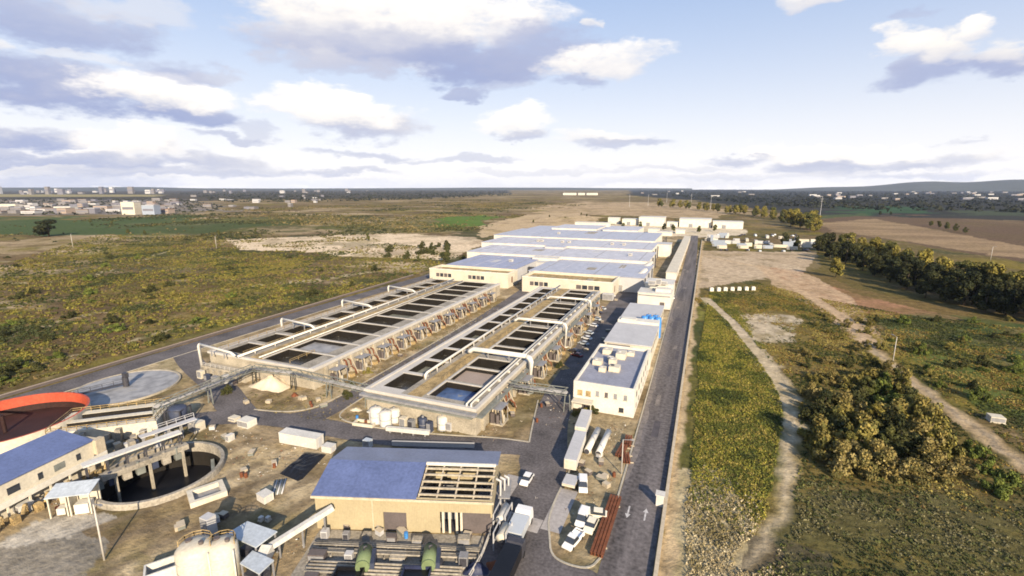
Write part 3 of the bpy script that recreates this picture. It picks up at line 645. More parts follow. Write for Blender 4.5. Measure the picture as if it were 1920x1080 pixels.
# right-hand block
zR = 6.0
rb = thing('basin_block', 'right hand aeration basin block with white pipes between two rows of pools', 'basin', (0,0,0))
holes = [(-68.2,-61.8,87.6+10.2*k,96.2+10.2*k) for k in range(12)]
rows2 = [(-55.4,-45.8,y,y+d) for y,d in ((87.2,8.2),(97.0,8.6),(107.0,6.2),(116.6,7.6),(125.8,7.0),(134.4,7.0),(142.6,4.4),(150.4,7.6),(159.4,7.2),(168.0,7.0),(176.4,6.2),(187,7.4),(196,7.2),(204.6,5.4))]
basin_body(-70.6,-42.2,84.4,212,zR,[(-70.6,-69.6,3),(-69.6,-68.2,3),(-68.2,-61.8,3),(-61.8,-60.2,1),(-60.2,-56.4,4),(-56.4,-55.4,1),(-55.4,-45.8,1),(-45.8,-45.2,1),(-45.2,-42.2,1)],holes+rows2,2.6).build('basin_walls', BM, rb)
q = MB()
q.box(-70.9,-42.0,84.0,84.9,zR-.3,zR+.35); q.box(-70.9,-70.1,84.9,212,zR-.3,zR+.35); q.box(-42.9,-42.0,84.9,212,zR-.3,zR+.3)
q.build('coping', M['coping'], rb)
for a,b,c,d in rows2: q = MB(); q.box(a-.6,b+.6,d+.05,d+.55,zR+.004,zR+.16); q.box(a-.55,a-.05,c,d+.05,zR+.006,zR+.18); q.build('pool_edging', M['coping'], rb)
for a,b,c,d in holes: q = MB(); q.box(a-.5,b+.5,d+.05,d+.7,zR+.004,zR+.14); q.build('pool_edging', M['coping'], rb)
q = MB(); q.box(-70.3,-42.6,83.2,84.0,zR-1.8,zR-1.4); q.box(-41.98,-40.6,84,206,zR-1.6,zR-1.35)
rail(q, [(-70,83.3),(-42.3,83.3)], zR-1.4, 1.0); q.build('walkway', M['greysteel'], rb); q = MB(); q.box(-71.2,-41.6,82.6,83.98,zR-.95,zR-.45); q.build('ledge', M['grey'], rb)
q = MB(); rail(q, [(-61.7,95),(-61.7,211)], zR, 1.0, 3.0, .09); rail(q, [(-56.9,96),(-56.9,112)], zR, 1.0, 3.0, .09); rail(q,[(-56.9,118),(-56.9,146)], zR, 1.0, 3.0, .09); q.build('handrail', M['ochre'], rb)
W1 = ['water_dark','water_grey','water_dark','water_dark','water_grey','water_dark']
for i,(a,b,c,d) in enumerate(holes): q = MB(); q.quad((a,c,0),(b,c,0),(b,d,0),(a,d,0)); o = q.build('pool_water', M[W1[i%6]] if i else M['water_dark'], rb); o.location.z = zR-1.9
for i,(a,b,c,d) in enumerate(rows2):
    q = MB(); q.quad((a,c,0),(b,c,0),(b,d,0),(a,d,0)); dz = .9 if i == 1 else (1.5 if i == 0 else 2.0)
    o = q.build('pool_water', [M['water_blue'],M['sludge'],M['water_dark'],M['water_pale'],M['water_dark']][min(i,4)], rb); o.location.z = zR-dz
q = MB(); q.tube([(-60.9,94.6,zR+.1),(-60.9,94.6,zR+1.2),(-60.9,95.4,zR+1.55),(-60.9,211,zR+1.55)], .33, 10)
for y in range(100,211,7): q.box(-61.05,-60.75,y,y+.3,zR,zR+1.3)
q.build('air_pipe', M['white'], rb, True)
q = MB()
for x,z in ((-44.6,.75),(-43.5,.95)): q.tube([(x,84.8,zR-1.6),(x,84.8,zR+z),(x,86,zR+z+.1),(x,206,zR+z+.1)], .23, 8)
for y in range(88,206,6): q.box(-45,-43.2,y,y+.25,zR,zR+.68)
q.build('side_pipe', M['white'], rb, True)
for k in range(20): y = 87+k*6.2; q = MB(); q.box(-42.2,-41.6,y,y+.6,0,zR-1.7); q.build('buttress', M['conc'], rb)
# left-hand block
zL = 5.4
lb = thing('basin_block', 'left hand aeration basin block with brown ballast strip between two rows of pools', 'basin', (0,0,0))
lh1 = [(-127.4,-120.6,92.6+10.2*k,100.3+10.2*k) for k in range(12)]
lh2 = [(-111.4,-98.2,91.8+10.2*k,100.5+10.2*k) for k in range(12)]
lh2[1] = (-111.4,-98.2,102.0,110.8)
basin_body(-131,-92.2,90.2,213,zL,[(-131,-129.6,3),(-129.6,-127.4,1),(-127.4,-120.6,1),(-120.6,-116.2,1),(-116.2,-111.4,4),(-111.4,-98.2,1),(-98.2,-93.6,1),(-93.6,-92.2,3)],lh1+lh2,2.4).build('basin_walls', BM, lb)
q = MB(); q.box(-93.3,-91.9,90.0,213,zL-.3,zL+.5); q.box(-131.3,-130.5,90.6,213,zL-.3,zL+.35); q.box(-131.3,-93.4,89.8,90.5,zL-.3,zL+.3); q.build('coping', M['coping'], lb)
for a,b,c,d in lh2: q = MB(); q.box(a-.6,-93.5,d+.05,d+.6,zL+.004,zL+.16); q.box(a-.65,a-.05,c,d+.05,zL+.006,zL+.16); q.build('pool_edging', M['coping'], lb)
for a,b,c,d in lh1: q = MB(); q.box(a-.5,b+.5,d+.05,d+.7,zL+.004,zL+.14); q.build('pool_edging', M['coping'], lb)
for i,(a,b,c,d) in enumerate(lh1+lh2):
    q = MB(); q.quad((a,c,0),(b,c,0),(b,d,0),(a,d,0)); o = q.build('pool_water', M['water_pale'] if i == 13 else M[('water_dark','water_grey','water_dark','water_dark')[i%4]], lb); o.location.z = zL-(1.0 if i == 13 else 1.9)
q = MB(); q.tube([(-117.4,88.6,zL+.9),(-117.4,212,zL+.9)], .34, 10); q.tube([(-112.2,91,zL+.55),(-112.2,212,zL+.55)], .2, 8)
for y in range(94,212,7): q.box(-117.6,-117.2,y,y+.3,zL,zL+.6)
q.build('air_pipe', M['white'], lb, True)
q = MB(); rail(q, [(-129.8,92),(-129.8,212)], zL, 1.0, 3.4, .09); rail(q, [(-102,92),(-102,101)], zL, 1.0, 3, .09); rail(q,[(-119.5,92),(-119.5,210)], zL, 1.0, 3.2, .09); q.build('handrail', M['ochre'], lb)
for k in range(12): y = 94+k*10.2; q = MB(); q.box(-92.2,-91.5,y,y+.8,0,zL-.3); q.build('buttress', M['conc'], lb)
q = MB(); q.box(-130,-113,86.6,89.75,0,2.6); q.build('inlet_channel', M['conc'], lb); q = MB(); rail(q, [(-130,86.7),(-113,86.7)], 2.6, 1.0, 1.8, .09); q.build('channel_rail', M['coping'], lb)
for k in range(7): q = MB(); q.box(-129.5+k*2.4,-128.9+k*2.4,85.9,86.58,0,2.2); q.build('channel_buttress', M['deck'], lb)
# pipe gantries
def gantry(xa, xb, y, zt, r, drop_left, label, group):
    t = thing('pipe_gantry', label, 'pipe', ((xa if drop_left else xb), y, 0), 0, group); ox = xa if drop_left else xb
    q = MB()
    if drop_left: q.tube([(0,0,0),(0,0,zt-.6),(.25,0,zt-.15),(.7,0,zt)], r, 10)
    else: q.tube([(0,0,0),(0,0,zt-1.4),(-.3,0,zt-.5),(-1.2,0,zt)], r, 10)
    q.lathe([(0,.12),(r+.25,.12),(r+.25,0)], 10); q.build('down_pipe', M['white'], t, True)
    q = MB()
    if drop_left: q.tube([(.7,0,zt),(xb-xa-1.5,0,zt-.9),(xb-xa,0,zL+1.2)], r*.85, 10)
    else: q.tube([(-1.2,0,zt),(xa-xb+1,0,zt),(xa-xb,0,zt-.7),(xa-xb-.6,0,zR+1.2)], r*.9, 10)
    q.build('cross_pipe', M['white'], t, True)
    for f in (.35,.7):
        x = (xb-xa)*f if drop_left else (xa-xb)*f
        q = MB(); q.box(x-.12,x+.12,-.12,.12,(zL if drop_left else zR),zt-.5-(.5*f if drop_left else 0)); q.build('prop', M['grey'], t)
for y in (88.0,117.2,147.0,177.2): gantry(-131.9,-117.6,y,8.3,.42,True,('white pipe gantry at the near end of the left basin block' if y < 90 else 'white pipe gantry crossing the narrow pools of the left basin block'), 'pipe gantries of the left basin block')
for y,r in ((113.8,.72),(148.2,.48),(184.4,.42)): gantry(-58.2,-40.4,y,8.2,r,False,'thick cream pipe gantry bending down beside the near pools of the right block' if r > .6 else 'white pipe gantry bending down to ground beside the right basin block', 'pipe gantries of the right basin block')
for k,(x_,y_,w_,h_,m_) in enumerate(((-127.5,84.6,1.8,2.2,'cream'),(-124.6,84.2,1.2,1.7,'darkblue'),(-121.5,84.4,2.0,1.5,'grey'),(-118,84.8,1.4,2.3,'palroof'),(-115,84.5,1.6,1.4,'brown'))):
    u = thing('control_cabinet', {'cream':'cream','darkblue':'dark blue','grey':'grey','palroof':'pale grey','brown':'brown'}[m_]+' control cabinet in front of the inlet channel of the left basin block', 'cabinet', (x_,y_,0)); q = MB(); q.box(-w_/2,w_/2,-.6,.6,.1,h_); q.build('housing', M[m_], u); q = MB(); q.box(-w_/2-.1,w_/2+.1,-.7,.7,0,.1); q.build('plinth', M['conc'], u); q = MB(); q.box(-w_*.4,w_*.4,-.63,-.6,.3,h_-.2); q.build('door', M['grey'], u)
# pump sets along the long sides
def pump_proto():
    t = thing('pump_set', 'pump set with riser pipe and motor along the left basin wall', 'pump', (0,0,0), 0, 'pump sets along the left basin block')
    q = MB(); q.box(-1.4,1.6,-1.8,1.8,0,.35); q.build('plinth', M['conc'], t)
    q = MB(); q.tube([(-1.2,.8,.3),(-1.2,.8,3.6),(-1.0,.8,4.2),(-.9,.8,4.6)], .3, 8); q.tube([(-1.2,-.7,.3),(-1.2,-.7,3.0),(-.4,-.7,3.7),(.9,-.7,3.7),(1.2,-.7,3.0),(1.2,-.7,.3)], .22, 8); q.build('riser_pipe', M['wood'], t, True)
    q = MB(); q.box(-.5,.5,.1,1.3,.35,1.5); q.tube([(.0,.7,1.5),(0,.7,2.3)], .34, 10); q.build('motor', M['brown'], t)
    q = MB(); q.box(.6,1.3,-.5,.3,.35,1.9); q.build('control_box', M['cream'], t)
    q = MB(); q.box(-1.35,-.5,-1.7,-1.0,.35,2.7); q.tube([(.2,-1.4,.35),(.2,-1.4,2.4)],.4,10); q.build('filter_vessel', M['brown'], t)
    q = MB(); q.box(-1.5,1.4,-2.0,2.2,3.85,3.97); q.box(1.2,1.35,-1.9,-1.75,.35,3.85); q.box(1.2,1.35,1.95,2.1,.35,3.85); q.build('platform', M['grey'], t)
    q = MB(); 
    for s in (-.25,.25): q.bar((-1.3,1.6+s,0),(-.9,1.6+s,5.6),.09)
    for z in np.arange(.5,5.5,.6): q.bar((-1.3+.07*z,1.35,z),(-1.3+.07*z,1.85,z),.07)
    q.build('ladder', M['grey'], t); return t
pp = pump_proto(); pp.location = (-90.2,97,0)
for k in range(1,11): dup(pp, (-90.2+random.uniform(-.2,.2), 97+10.2*k, 0))
for k in range(8): dup(pp, (-40.2, 92+14.5*k+(3 if k == 1 else 0), 0), 0, 'pump set with riser pipe and motor along the right basin wall', 'pump sets along the right basin block')
def valve_proto():
    t = thing('valve_set', 'brown valve set with bent pipes between two pump sets of the left basin wall', 'valve', (0,0,0), 0, 'valve sets along the left basin block')
    q = MB(); q.tube([(-1.6,-.9,4.6),(-.9,-.9,4.4),(-.6,-.9,3.4),(-.6,-.9,.2)], .26, 8); q.tube([(-1.6,.7,4.4),(-.7,.7,4.1),(-.4,.7,2.4),(.9,.7,1.6),(1.2,.7,.2)], .2, 8); q.build('bent_pipe', M['rust'], t, True)
    q = MB(); q.box(-.9,-.3,-1.3,-.5,1.5,2.2); q.build('valve_box', M['dark'], t)
    q = MB(); q.box(-.2,1.5,-1.6,-.2,0,.9); q.build('pump_body', M['ochre'], t)
    q = MB(); q.bar((-1.5,-1.9,5.0),(1.0,-1.9,.1),.16); q.bar((-1.5,1.7,5.0),(1.0,1.7,.1),.16); q.bar((-.3,-1.9,2.6),(-.3,1.7,2.6),.12); q.build('brace', M['wood'], t); return t
vp = valve_proto(); vp.location = (-90.2,102.1,0)
for k in range(1,10): dup(vp, (-90.2,102.1+10.2*k,0))
for k in range(8): dup(vp, (-40.2,98.6+14.5*k,0), 0, 'brown valve set with bent pipes between two pump sets of the right basin wall', 'valve sets along the right basin block')
# equipment yard in front of the right block
def vtank(x, y, r, h, m, label, group=None, cat='tank'):
    t = thing('storage_tank', label, cat, (x,y,0), 0, group)
    q = MB(); q.lathe([(r,0),(r,h),(r*.75,h+r*.22),(.01,h+r*.3)], 20); q.build('shell', M[m], t, True)
    q = MB(); q.lathe([(r+.12,.25),(r+.12,0)], 20); q.lathe([(r+.06,h*.5),(r+.06,h*.5+.12)], 20); q.tube([(0,0,h+r*.2),(0,0,h+r*.3+.4)], .25, 8); q.tube([(r+.15,0,0),(r+.15,0,h*.9)], .09, 6); q.build('fitting', M['grey'], t)
for i,(px,py) in enumerate(((706,792),(724,797),(740,790))):
    x,y = at(px,py); vtank(x, y, 1.35, 3.4-.3*i, 'white', 'short white storage tank below the front of the right basin block', 'white tanks below the right basin block')
x,y = at(790,808); vtank(x, y+.8, .95, 2.6, 'darkblue', 'dark blue storage tank below the front of the right basin block')
x,y = at(828,806); vtank(x, y+.6, 1.2, 2.8, 'white', 'white storage tank right of the dark blue tank', None)
t = thing('equipment_shelter', 'pale flat roofed equipment shelter under the front wall of the right basin', 'shelter', (-64.8,82.0,0))
q = MB(); q.box(-2.4,2.4,-1.3,1.3,0,2.6); q.build('wall', M['palroof'], t); q = MB(); q.box(-2.7,2.7,-1.6,1.6,2.6,2.85); q.build('roof', M['white'], t)
q = MB(); q.box(-1.2,-.2,-1.32,-1.3,0.05,2.1); q.box(.6,1.8,-1.32,-1.3,.05,2.1); q.build('door', M['brown'], t)
t = thing('duct', 'long white duct lying in front of the right basin block', 'duct', (-56.2,79.6,0), R(11))
q = MB(); q.box(-4.9,4.9,-.45,.45,.5,1.35); q.build('casing', M['white'], t); q = MB()
for x in (-4,-1.3,1.3,4): q.box(x-.15,x+.15,-.35,.35,0,.5)
q.build('support', M['grey'], t)
def cabinet(px, py, w, d, h, m, label, group=None, dz=0, name='equipment_cabinet', rz=0, xy=None):
    x,y = xy or at(px,py); t = thing(name, label, 'cabinet', (x,y,0), rz, group)
    q = MB(); q.box(-w/2,w/2,-d/2,d/2,.12,h); q.build('housing', M[m], t)
    q = MB(); q.box(-w/2+.1,w/2-.1,-d/2-.03,-d/2,.3,h-.2); q.build('door', M['grey' if m != 'grey' else 'dark'], t)
    q = MB(); q.box(-w/2-.12,w/2+.12,-d/2-.12,d/2+.12,0,.12); q.build('base', M['conc'], t); return t
for px,py,w,h,m in ((757,800,1.5,2.3,'cream'),(772,803,1.2,2.0,'grey'),(806,810,1.1,2.4,'darkblue'),(842,806,1.6,1.9,'palroof'),(855,803,1.2,1.6,'brown')):
    cabinet(px,py,w,1.3,h,m,'small '+{'cream':'cream','grey':'grey','darkblue':'dark blue','palroof':'pale grey','brown':'brown'}[m]+' equipment cabinet under the front wall of the right basin', 'cabinets under the right basin front')
# pipe bridges
def pipe_bridge(pts, z, label):
    t = thing('pipe_bridge', label, 'bridge', (*pts[0],0)); ox, oy = pts[0]; pts = [(x-ox,y-oy) for x,y in pts]
    q = MB()
    for a,b in zip(pts[:-1],pts[1:]):
        d = Vector((b[0]-a[0],b[1]-a[1])); L_ = d.length; d.normalize(); n_ = Vector((-d.y,d.x))
        for s in (-.8,.8):
            for zz in (0,1.3): q.bar((a[0]+n_.x*s,a[1]+n_.y*s,z+zz),(b[0]+n_.x*s,b[1]+n_.y*s,z+zz),.16)
            k = int(L_/1.8)
            for i in range(k):
                f0, f1 = i/k, (i+1)/k; p0 = (a[0]+(b[0]-a[0])*f0+n_.x*s, a[1]+(b[1]-a[1])*f0+n_.y*s); p1 = (a[0]+(b[0]-a[0])*f1+n_.x*s, a[1]+(b[1]-a[1])*f1+n_.y*s)
                q.bar((*p0,z+(1.3 if i%2 else 0)),(*p1,z+(0 if i%2 else 1.3)),.1)
    q.build('truss', M['greysteel'], t)
    q = MB()
    for a,b in zip(pts[:-1],pts[1:]):
        d = Vector((b[0]-a[0],b[1]-a[1])).normalized(); n_ = Vector((-d.y,d.x))
        for s in (-.45,0,.45): q.tube([(a[0]+n_.x*s,a[1]+n_.y*s,z+.35),(b[0]+n_.x*s,b[1]+n_.y*s,z+.35)], .17, 6)
    q.build('pipe', M['grey'], t, True)
    for a,b in zip(pts[:-1],pts[1:]):
        L_ = math.dist(a,b); n = max(1,int(L_/9))
        for i in range(n+1):
            x = a[0]+(b[0]-a[0])*i/n; y = a[1]+(b[1]-a[1])*i/n; q = MB(); q.bar((x-.8,y,0),(x-.5,y,z),.2); q.bar((x+.8,y,0),(x+.5,y,z),.2); q.bar((x-.7,y,z*.5),(x+.7,y,z*.5),.12); q.build('trestle', M['greysteel'], t)
pipe_bridge([(-109.6,61.5),(-109.6,86.8),(-97.5,88.2),(-72.2,86.6)], 4.3, 'grey pipe bridge turning a corner in front of the left basin block')
pipe_bridge([(-41.4,101.4),(-27.2,102.4)], 4.6, 'short grey pipe bridge from the right basin block to the white office')
x,y = at(512,722); t = thing('sand_heap', 'pale heap of sand on the island in front of the left basin block', 'heap', (x,y,0))
def heap(name, m, parent, r, h, seed, n=28):
    rng = np.random.default_rng(seed); vs = []; q = MB(); K = 7
    for i in range(K):
        f = i/(K-1)
        for k in range(n):
            a = 2*math.pi*k/n; rr = r*f*(1+.16*math.sin(3*a+seed)+.08*math.sin(7*a)); z = h*(math.cos(f*math.pi)*.5+.5)*(1+.12*rng.normal())
            vs.append((rr*math.cos(a), rr*.75*math.sin(a), max(z,0) if i < K-1 else -.05))
    q._add(vs, [(i*n+k,(i+1)*n+k,(i+1)*n+(k+1)%n,i*n+(k+1)%n) for i in range(K-1) for k in range(n)], 0)
    return q.build(name, m, parent, True)
heap('mound', M['sand'], t, 5.8, 2.6, 3)
for px,py,r,h,m,lab in ((552,742,1.1,.8,'rust','small rust brown spoil heap on the island'),(1056,690,2.0,1.0,'ochre','ochre spoil heap beside the works street'),(668,768,1.6,.4,'sand','small pale sand heap left of the equipment yard')):
    x,y = at(px,py); t = thing('spoil_heap', lab, 'heap', (x,y,0)); heap('mound', M[m], t, r, h, px)
def trough(pts, w, h, t_, m, label, z=0, name='concrete_pit', inner='dark', floor=None):
    """open rectangular pit: frame of four walls with a dark floor; pts = centre, size"""
    (cx,cy),(sx,sy),rz = pts; t = thing(name, label, 'pit', (cx,cy,z), rz)
    q = MB(); a, b = sx/2, sy/2
    q.box(-a,a,-b,-b+t_,0,h); q.box(-a,a,b-t_,b,0,h); q.box(-a,-a+t_,-b+t_,b-t_,0,h); q.box(a-t_,a,-b+t_,b-t_,0,h); q.build('rim_wall', M[m], t)
    q = MB(); q.quad((-a+t_,-b+t_,.07),(a-t_,-b+t_,.07),(a-t_,b-t_,.07),(-a+t_,b-t_,.07)); q.build('floor', M[inner], t); return t
trough(((-67.6,85.6-6.0),(5.0,2.2),R(8)),0,.7,.3,'cream','low cream pit frame beside the cross road', inner='ochre')
trough(((-76.3,48.8),(4.6,5.4),R(-28)),0,.9,.75,'cream','square concrete pit with wide pale rim beside the clarifier', inner='grey')

# ================================================================ HALLS BEHIND THE BASINS
def end_building(x0, x1, y0, y1, z, label, wins, seed):
    t = thing('filter_building', label, 'building', (x0,y0,0)); w, d = x1-x0, y1-y0
    q = MB(); q.box(0,w,0,d,0,z-1.3); q.box(0,w,0,.6,z-1.3,z); q.box(0,w,d-.6,d,z-1.3,z); q.box(0,.6,.6,d-.6,z-1.3,z); q.box(w-.6,w,.6,d-.6,z-1.3,z); q.build('wall', M['cream'], t)
    q = MB(); q.quad((.6,.6,z-1.296),(w-.6,.6,z-1.296),(w-.6,d-.6,z-1.296),(.6,d-.6,z-1.296)); q.build('roof', M['ochre'], t)
    rng = random.Random(seed)
    for a,b in wins:
        n = 4
        for k in range(n):
            xa = a+(b-a)*k/n; q = MB(); q.box(xa+.25,xa+(b-a)/n-.25,-.05,.003,3.6,5.6); q.build('window', M['glass' if k%2 else 'brown'], t)
    q = MB(); q.box(w-.003,w+.05,5,6.6,2.2,5.4); q.build('door', M['rust'], t)
    q = MB(); q.box(-.12,w+.12,-.12,.0,z-.5,z+.06); q.box(-.12,0,0,d,z-.5,z+.06); q.box(w,w+.12,0,d,z-.5,z+.06); q.build('cornice', M['whitewall'], t)
    q = MB()
    for k in range(7): xx = 2+k*(w-4)/7; q.box(xx,xx+rng.uniform(1,3),2,rng.uniform(4,9),z-1.29,z-1.29+rng.uniform(.3,.9))
    q.build('roof_duct', M['deck'], t)
end_building(-142,-94.5,229,243,8,'left cream filter building at the far end of the basins',[(4,14),(24,34)],1)
end_building(-85,-39,225,243,8,'right cream filter building at the far end of the basins',[(4,14),(28,40)],2)
hl = thing('industrial_hall', 'huge low hall with stepped blue grey roofs behind the basins', 'hall', (0,0,0))
def bay(x0,x1,y0,y1,z,roofm,slope=.0,white=True):
    q = MB(); q.box(x0,x1,y0,y1,0,z-.02); q.build('wall', M['whitewall' if white else 'palroof'], hl)
    q = MB(); q.box(x0-.4,x1+.4,y0-.3,y1+.3,z,z+.18); q.build('roof', M[roofm], hl)
bay(-139,-96,243.4,290,7.9,'hall_blue',white=False); bay(-88,-27,243.4,290,7.6,'hall_pale',white=False); bay(-95.9,-88.1,278,290,7.2,'palroof',white=False)
bay(-150,-30,290.4,334,9.4,'hall_grey'); bay(-100,-84,283,290.3,9.0,'white')
bay(-160,-33,334.4,380,10.8,'hall_grey'); bay(-106,-92,326,334.2,10.9,'hall_pale',white=False)
bay(-170,-36,380.4,452,12.0,'hall_pale'); bay(-60,-24,383,399,9.5,'palroof')
bay(-140,-96,452.4,500,13.6,'hall_grey'); bay(-90,-58,452.4,500,13.4,'hall_grey'); bay(-168,-140.2,456,500,11.4,'hall_pale',white=False); bay(-95.6,-90.4,456,500,12.2,'hall_pale',white=False)
for (x0,x1,y0,y1,z) in ((-138,-97,244,289.6,8.08),(-87,-28,244,289.6,7.78),(-149,-31,291,333.6,9.58),(-159,-34,335,379.6,10.98),(-169,-37,381,451.6,12.18)):
    n = int((x1-x0)/9)
    for k in range(n): xx = x0+(k+.5)*(x1-x0)/n; q = MB(); q.box(xx,xx+.3,y0,y1,z,z+.12); q.build('roof_seam', M['hall_pale' if k%3 else 'grey'], hl)
for (x,y,z,w_,d_) in ((-120,262,8.08,4,10),(-60,258,7.78,5,8),(-44,270,7.78,3,12),(-110,310,9.58,7,9),(-70,318,9.58,4,12),(-130,350,10.98,6,14),(-60,362,10.98,8,9),(-100,420,12.18,9,20)):
    q = MB(); q.box(x,x+w_,y,y+d_,z,z+.06); q.build('roof_patch', M['deck' if w_%2 else 'palroof'], hl)
for k in range(6): q = MB(); q.box(-95.2+k*1.2,-94.6+k*1.2,262,263.5,0,6.5); q.build('column', M['dark'], hl)
for k in range(14):
    y = 246+k*16; q = MB(); q.box(-26.7,-26.2,y,y+.6,0,7.2) if y < 288 else q.box(-29.7+(-3 if y > 334 else 0),-29.0+(-3 if y > 334 else 0),y,y+.6,0,9)
    q.build('buttress', M['dark'], hl)
for k in range(9):
    x = random.uniform(-130,-40); y = random.choice([268,310,355,410]); cabinet(0,0,2.2,2.2,1.5,'white','white ventilation box on the stepped roofs of the huge hall','ventilation boxes on the hall roof',xy=(x,y)).location.z = {268:7.9,310:9.6,355:11.0,410:12.2}[y]
# conveyor tubes at the hall flank
for (y0,y1) in ((246,262),(270,290)):
    t = thing('conveyor', 'white sloping conveyor tube on the right flank of the huge hall', 'conveyor', (-36,y0,0), 0, 'conveyors on the hall flank')
    q = MB(); q.bar((0,0,3.5),(8,y1-y0,9.2),1.5,1.4); q.build('tube', M['white'], t); q = MB(); q.bar((1.5,3,0),(1.5,3,4),.3); q.build('leg', M['grey'], t); q = MB(); q.bar((5.5,11,0),(5.5,11,7.2),.3); q.build('leg', M['grey'], t)

# ================================================================ BUILDINGS BESIDE THE LONG ROAD
def win(parent, x0, x1, z0, z1, y=-.04, m='glass', name='window'):
    q = MB(); q.box(x0,x1,y,.003,z0,z1); w_ = q.build(name, M[m], parent)
    q = MB(); q.box(x0-.1,x1+.1,y-.06,.004,z0-.16,z0-.01); q.build('sill', M['conc'], w_); return w_
t = thing('office_building', 'white flat roofed two storey office beside the long road', 'building', (-26.5,105.3,0))
W_, D_, Z_ = 14.3, 30.0, 7.0
q = MB(); q.box(0,W_,0,D_,0,Z_-.7); q.box(0,W_,0,.45,Z_-.7,Z_); q.box(0,W_,D_-.45,D_,Z_-.7,Z_); q.box(0,.45,.45,D_-.45,Z_-.7,Z_); q.box(W_-.45,W_,.45,D_-.45,Z_-.7,Z_); q.build('wall', M['whitewall'], t)
q = MB(); q.quad((.45,.45,Z_-.696),(W_-.45,.45,Z_-.696),(W_-.45,D_-.45,Z_-.696),(.45,D_-.45,Z_-.696)); q.build('roof', M['flat'], t)
for a in (5.4,7.5,9.6,11.9): win(t,a,a+.75,4.0,5.2,m='grey' if a != 7.5 else 'brown')
for a in (1.0,3.0): win(t,a,a+1.2,3.6,4.9,m='ochre')
win(t,10.9,12.0,.9,2.0); win(t,2.2,4.2,.05,2.3,m='brown',name='door')
q = MB(); q.box(.2,5.0,-2.6,-.0,2.6,2.85); q.box(.3,.5,-2.5,-2.3,0,2.6); q.box(4.7,4.9,-2.5,-2.3,0,2.6); q.build('porch', M['cream'], t)
for k in range(6):
    q = MB(); q.box(W_-.003,W_+.04,3+k*4.4,4.4+k*4.4,3.8,5.2); q.build('window', M['glass'], t)
    q = MB(); q.box(W_-.003,W_+.04,3.4+k*4.4,4.2+k*4.4,1.0,2.1); q.build('window', M['glass'], t)
for x,y,w,d,h in ((3.4,24.5,2.8,4,1.6),(7.6,22,3,4.4,2.0),(2.6,15,2.8,3.2,1.5),(6.3,16.6,2.2,3,1.7),(7.6,11.8,3.2,3.2,1.6),(4.8,10.4,2.0,2.4,1.3),(9.8,25,2.2,2.6,1.2),(5.2,19,1.6,1.8,1.2)):
    u = thing('rooftop_unit', 'cream air handling unit on the grey office roof', 'air unit', (-26.5+x,105.3+y,Z_-.69), 0, 'air handling units on the office roof'); u.scale = (.82,.82,.82)
    q = MB(); q.box(-w/2,w/2,-d/2,d/2,.15,h); q.build('casing', M['cream'], u); q = MB(); q.lathe([(.55,h+.25),(.55,h)],14,cx=-w*.2); q.lathe([(.02,h+.25),(.55,h+.25)],14,cx=-w*.2); q.build('fan', M['dark' if w > 3 else 'palroof'], u)
    q = MB(); q.box(-w/2-.1,w/2+.1,-d/2-.1,d/2+.1,0,.15); q.tube([(w*.3,d*.5,.4),(w*.3,d*.5+1.6,.4)],.25,8); q.build('duct', M['wood'], u)
t = thing('service_building', 'grey roofed service building behind the white office', 'building', (-26.0,140.5,0))
q = MB(); q.box(0,13.6,0,27,0,6.0); q.build('wall', M['cream'], t); q = MB(); q.box(-.25,13.85,-.25,22.5,6.0,6.35); q.build('roof', M['palroof'], t)
q = MB(); q.box(.0,13.6,22.6,27,6.0,7.2); q.box(1,6,23.0,26,7.2,7.6); q.build('parapet', M['whitewall'], t)
q = MB(); q.box(.6,7.6,-.05,.003,3.4,5.6); q.build('window_band', M['brown'], t); q = MB(); q.box(8.4,13.8,-3.2,-.004,0,5.2); q.build('stair_tower', M['whitewall'], t)
for k in range(5): q = MB(); q.box(13.597,13.65,2+k*4.4,3.6+k*4.4,3.4,4.8); q.build('window', M['glass'], t)
for k,(x,y) in enumerate(((-17.8,170.4),(-15.4,170.6),(-13.2,170.2),(-16.6,172.8),(-14.2,172.9))):
    vtank(x,y,1.2,7.2,'bluetank','bright blue upright tank behind the grey roofed service building','bright blue tanks behind the service building')
t = thing('annex_building', 'low cream annex between the blue tanks and the stepped white building', 'building', (-27.0,176.5,0)); q = MB(); q.box(0,13.5,0,24,0,4.4); q.build('wall', M['cream'], t); q = MB(); q.box(-.2,13.7,-.2,24.2,4.4,4.7); q.build('roof', M['palroof'], t); win(t,1.5,4.5,1.5,3.2); win(t,7.5,10,1.5,3.2)
for k in range(4): q = MB(); q.box(13.497,13.55,2+k*5.5,4.5+k*5.5,1.2,3.0); q.build('window', M['glass'], t)
t = thing('workshop_building', 'white stepped building in the row by the long road', 'building', (-25.8,213.5,0))
q = MB(); q.box(0,14,0,12,0,6.6); q.box(1.5,14,12.1,26,0,8.6); q.box(7.2,13.5,3.0,8.5,6.6,8.2); q.build('wall', M['whitewall'], t)
q = MB(); q.box(-.15,14.15,-.15,11.9,6.6,6.85); q.box(1.4,14.1,12.0,26.1,8.6,8.85); q.build('roof', M['white'], t)
q = MB(); q.box(.2,13.8,-.06,.003,5.4,5.9); q.build('window_band', M['grey'], t); win(t,9.5,11.5,1,3,m='brown',name='door')
for px,py,w,h in ((1215,512,3,2),(1232,508,2.2,2.6),(1245,514,3,1.4)):
    cabinet(0,0,w,2.4,h,'white','white plant box on the roof of the stepped white building','plant boxes on the stepped white building',xy=(-24+14*(px-1195)/70*.8,222+(px-1215)*.12)).location.z = 8.86
t = thing('long_shed', 'very long low white shed running along the long road', 'shed', (-19.4,287,0))
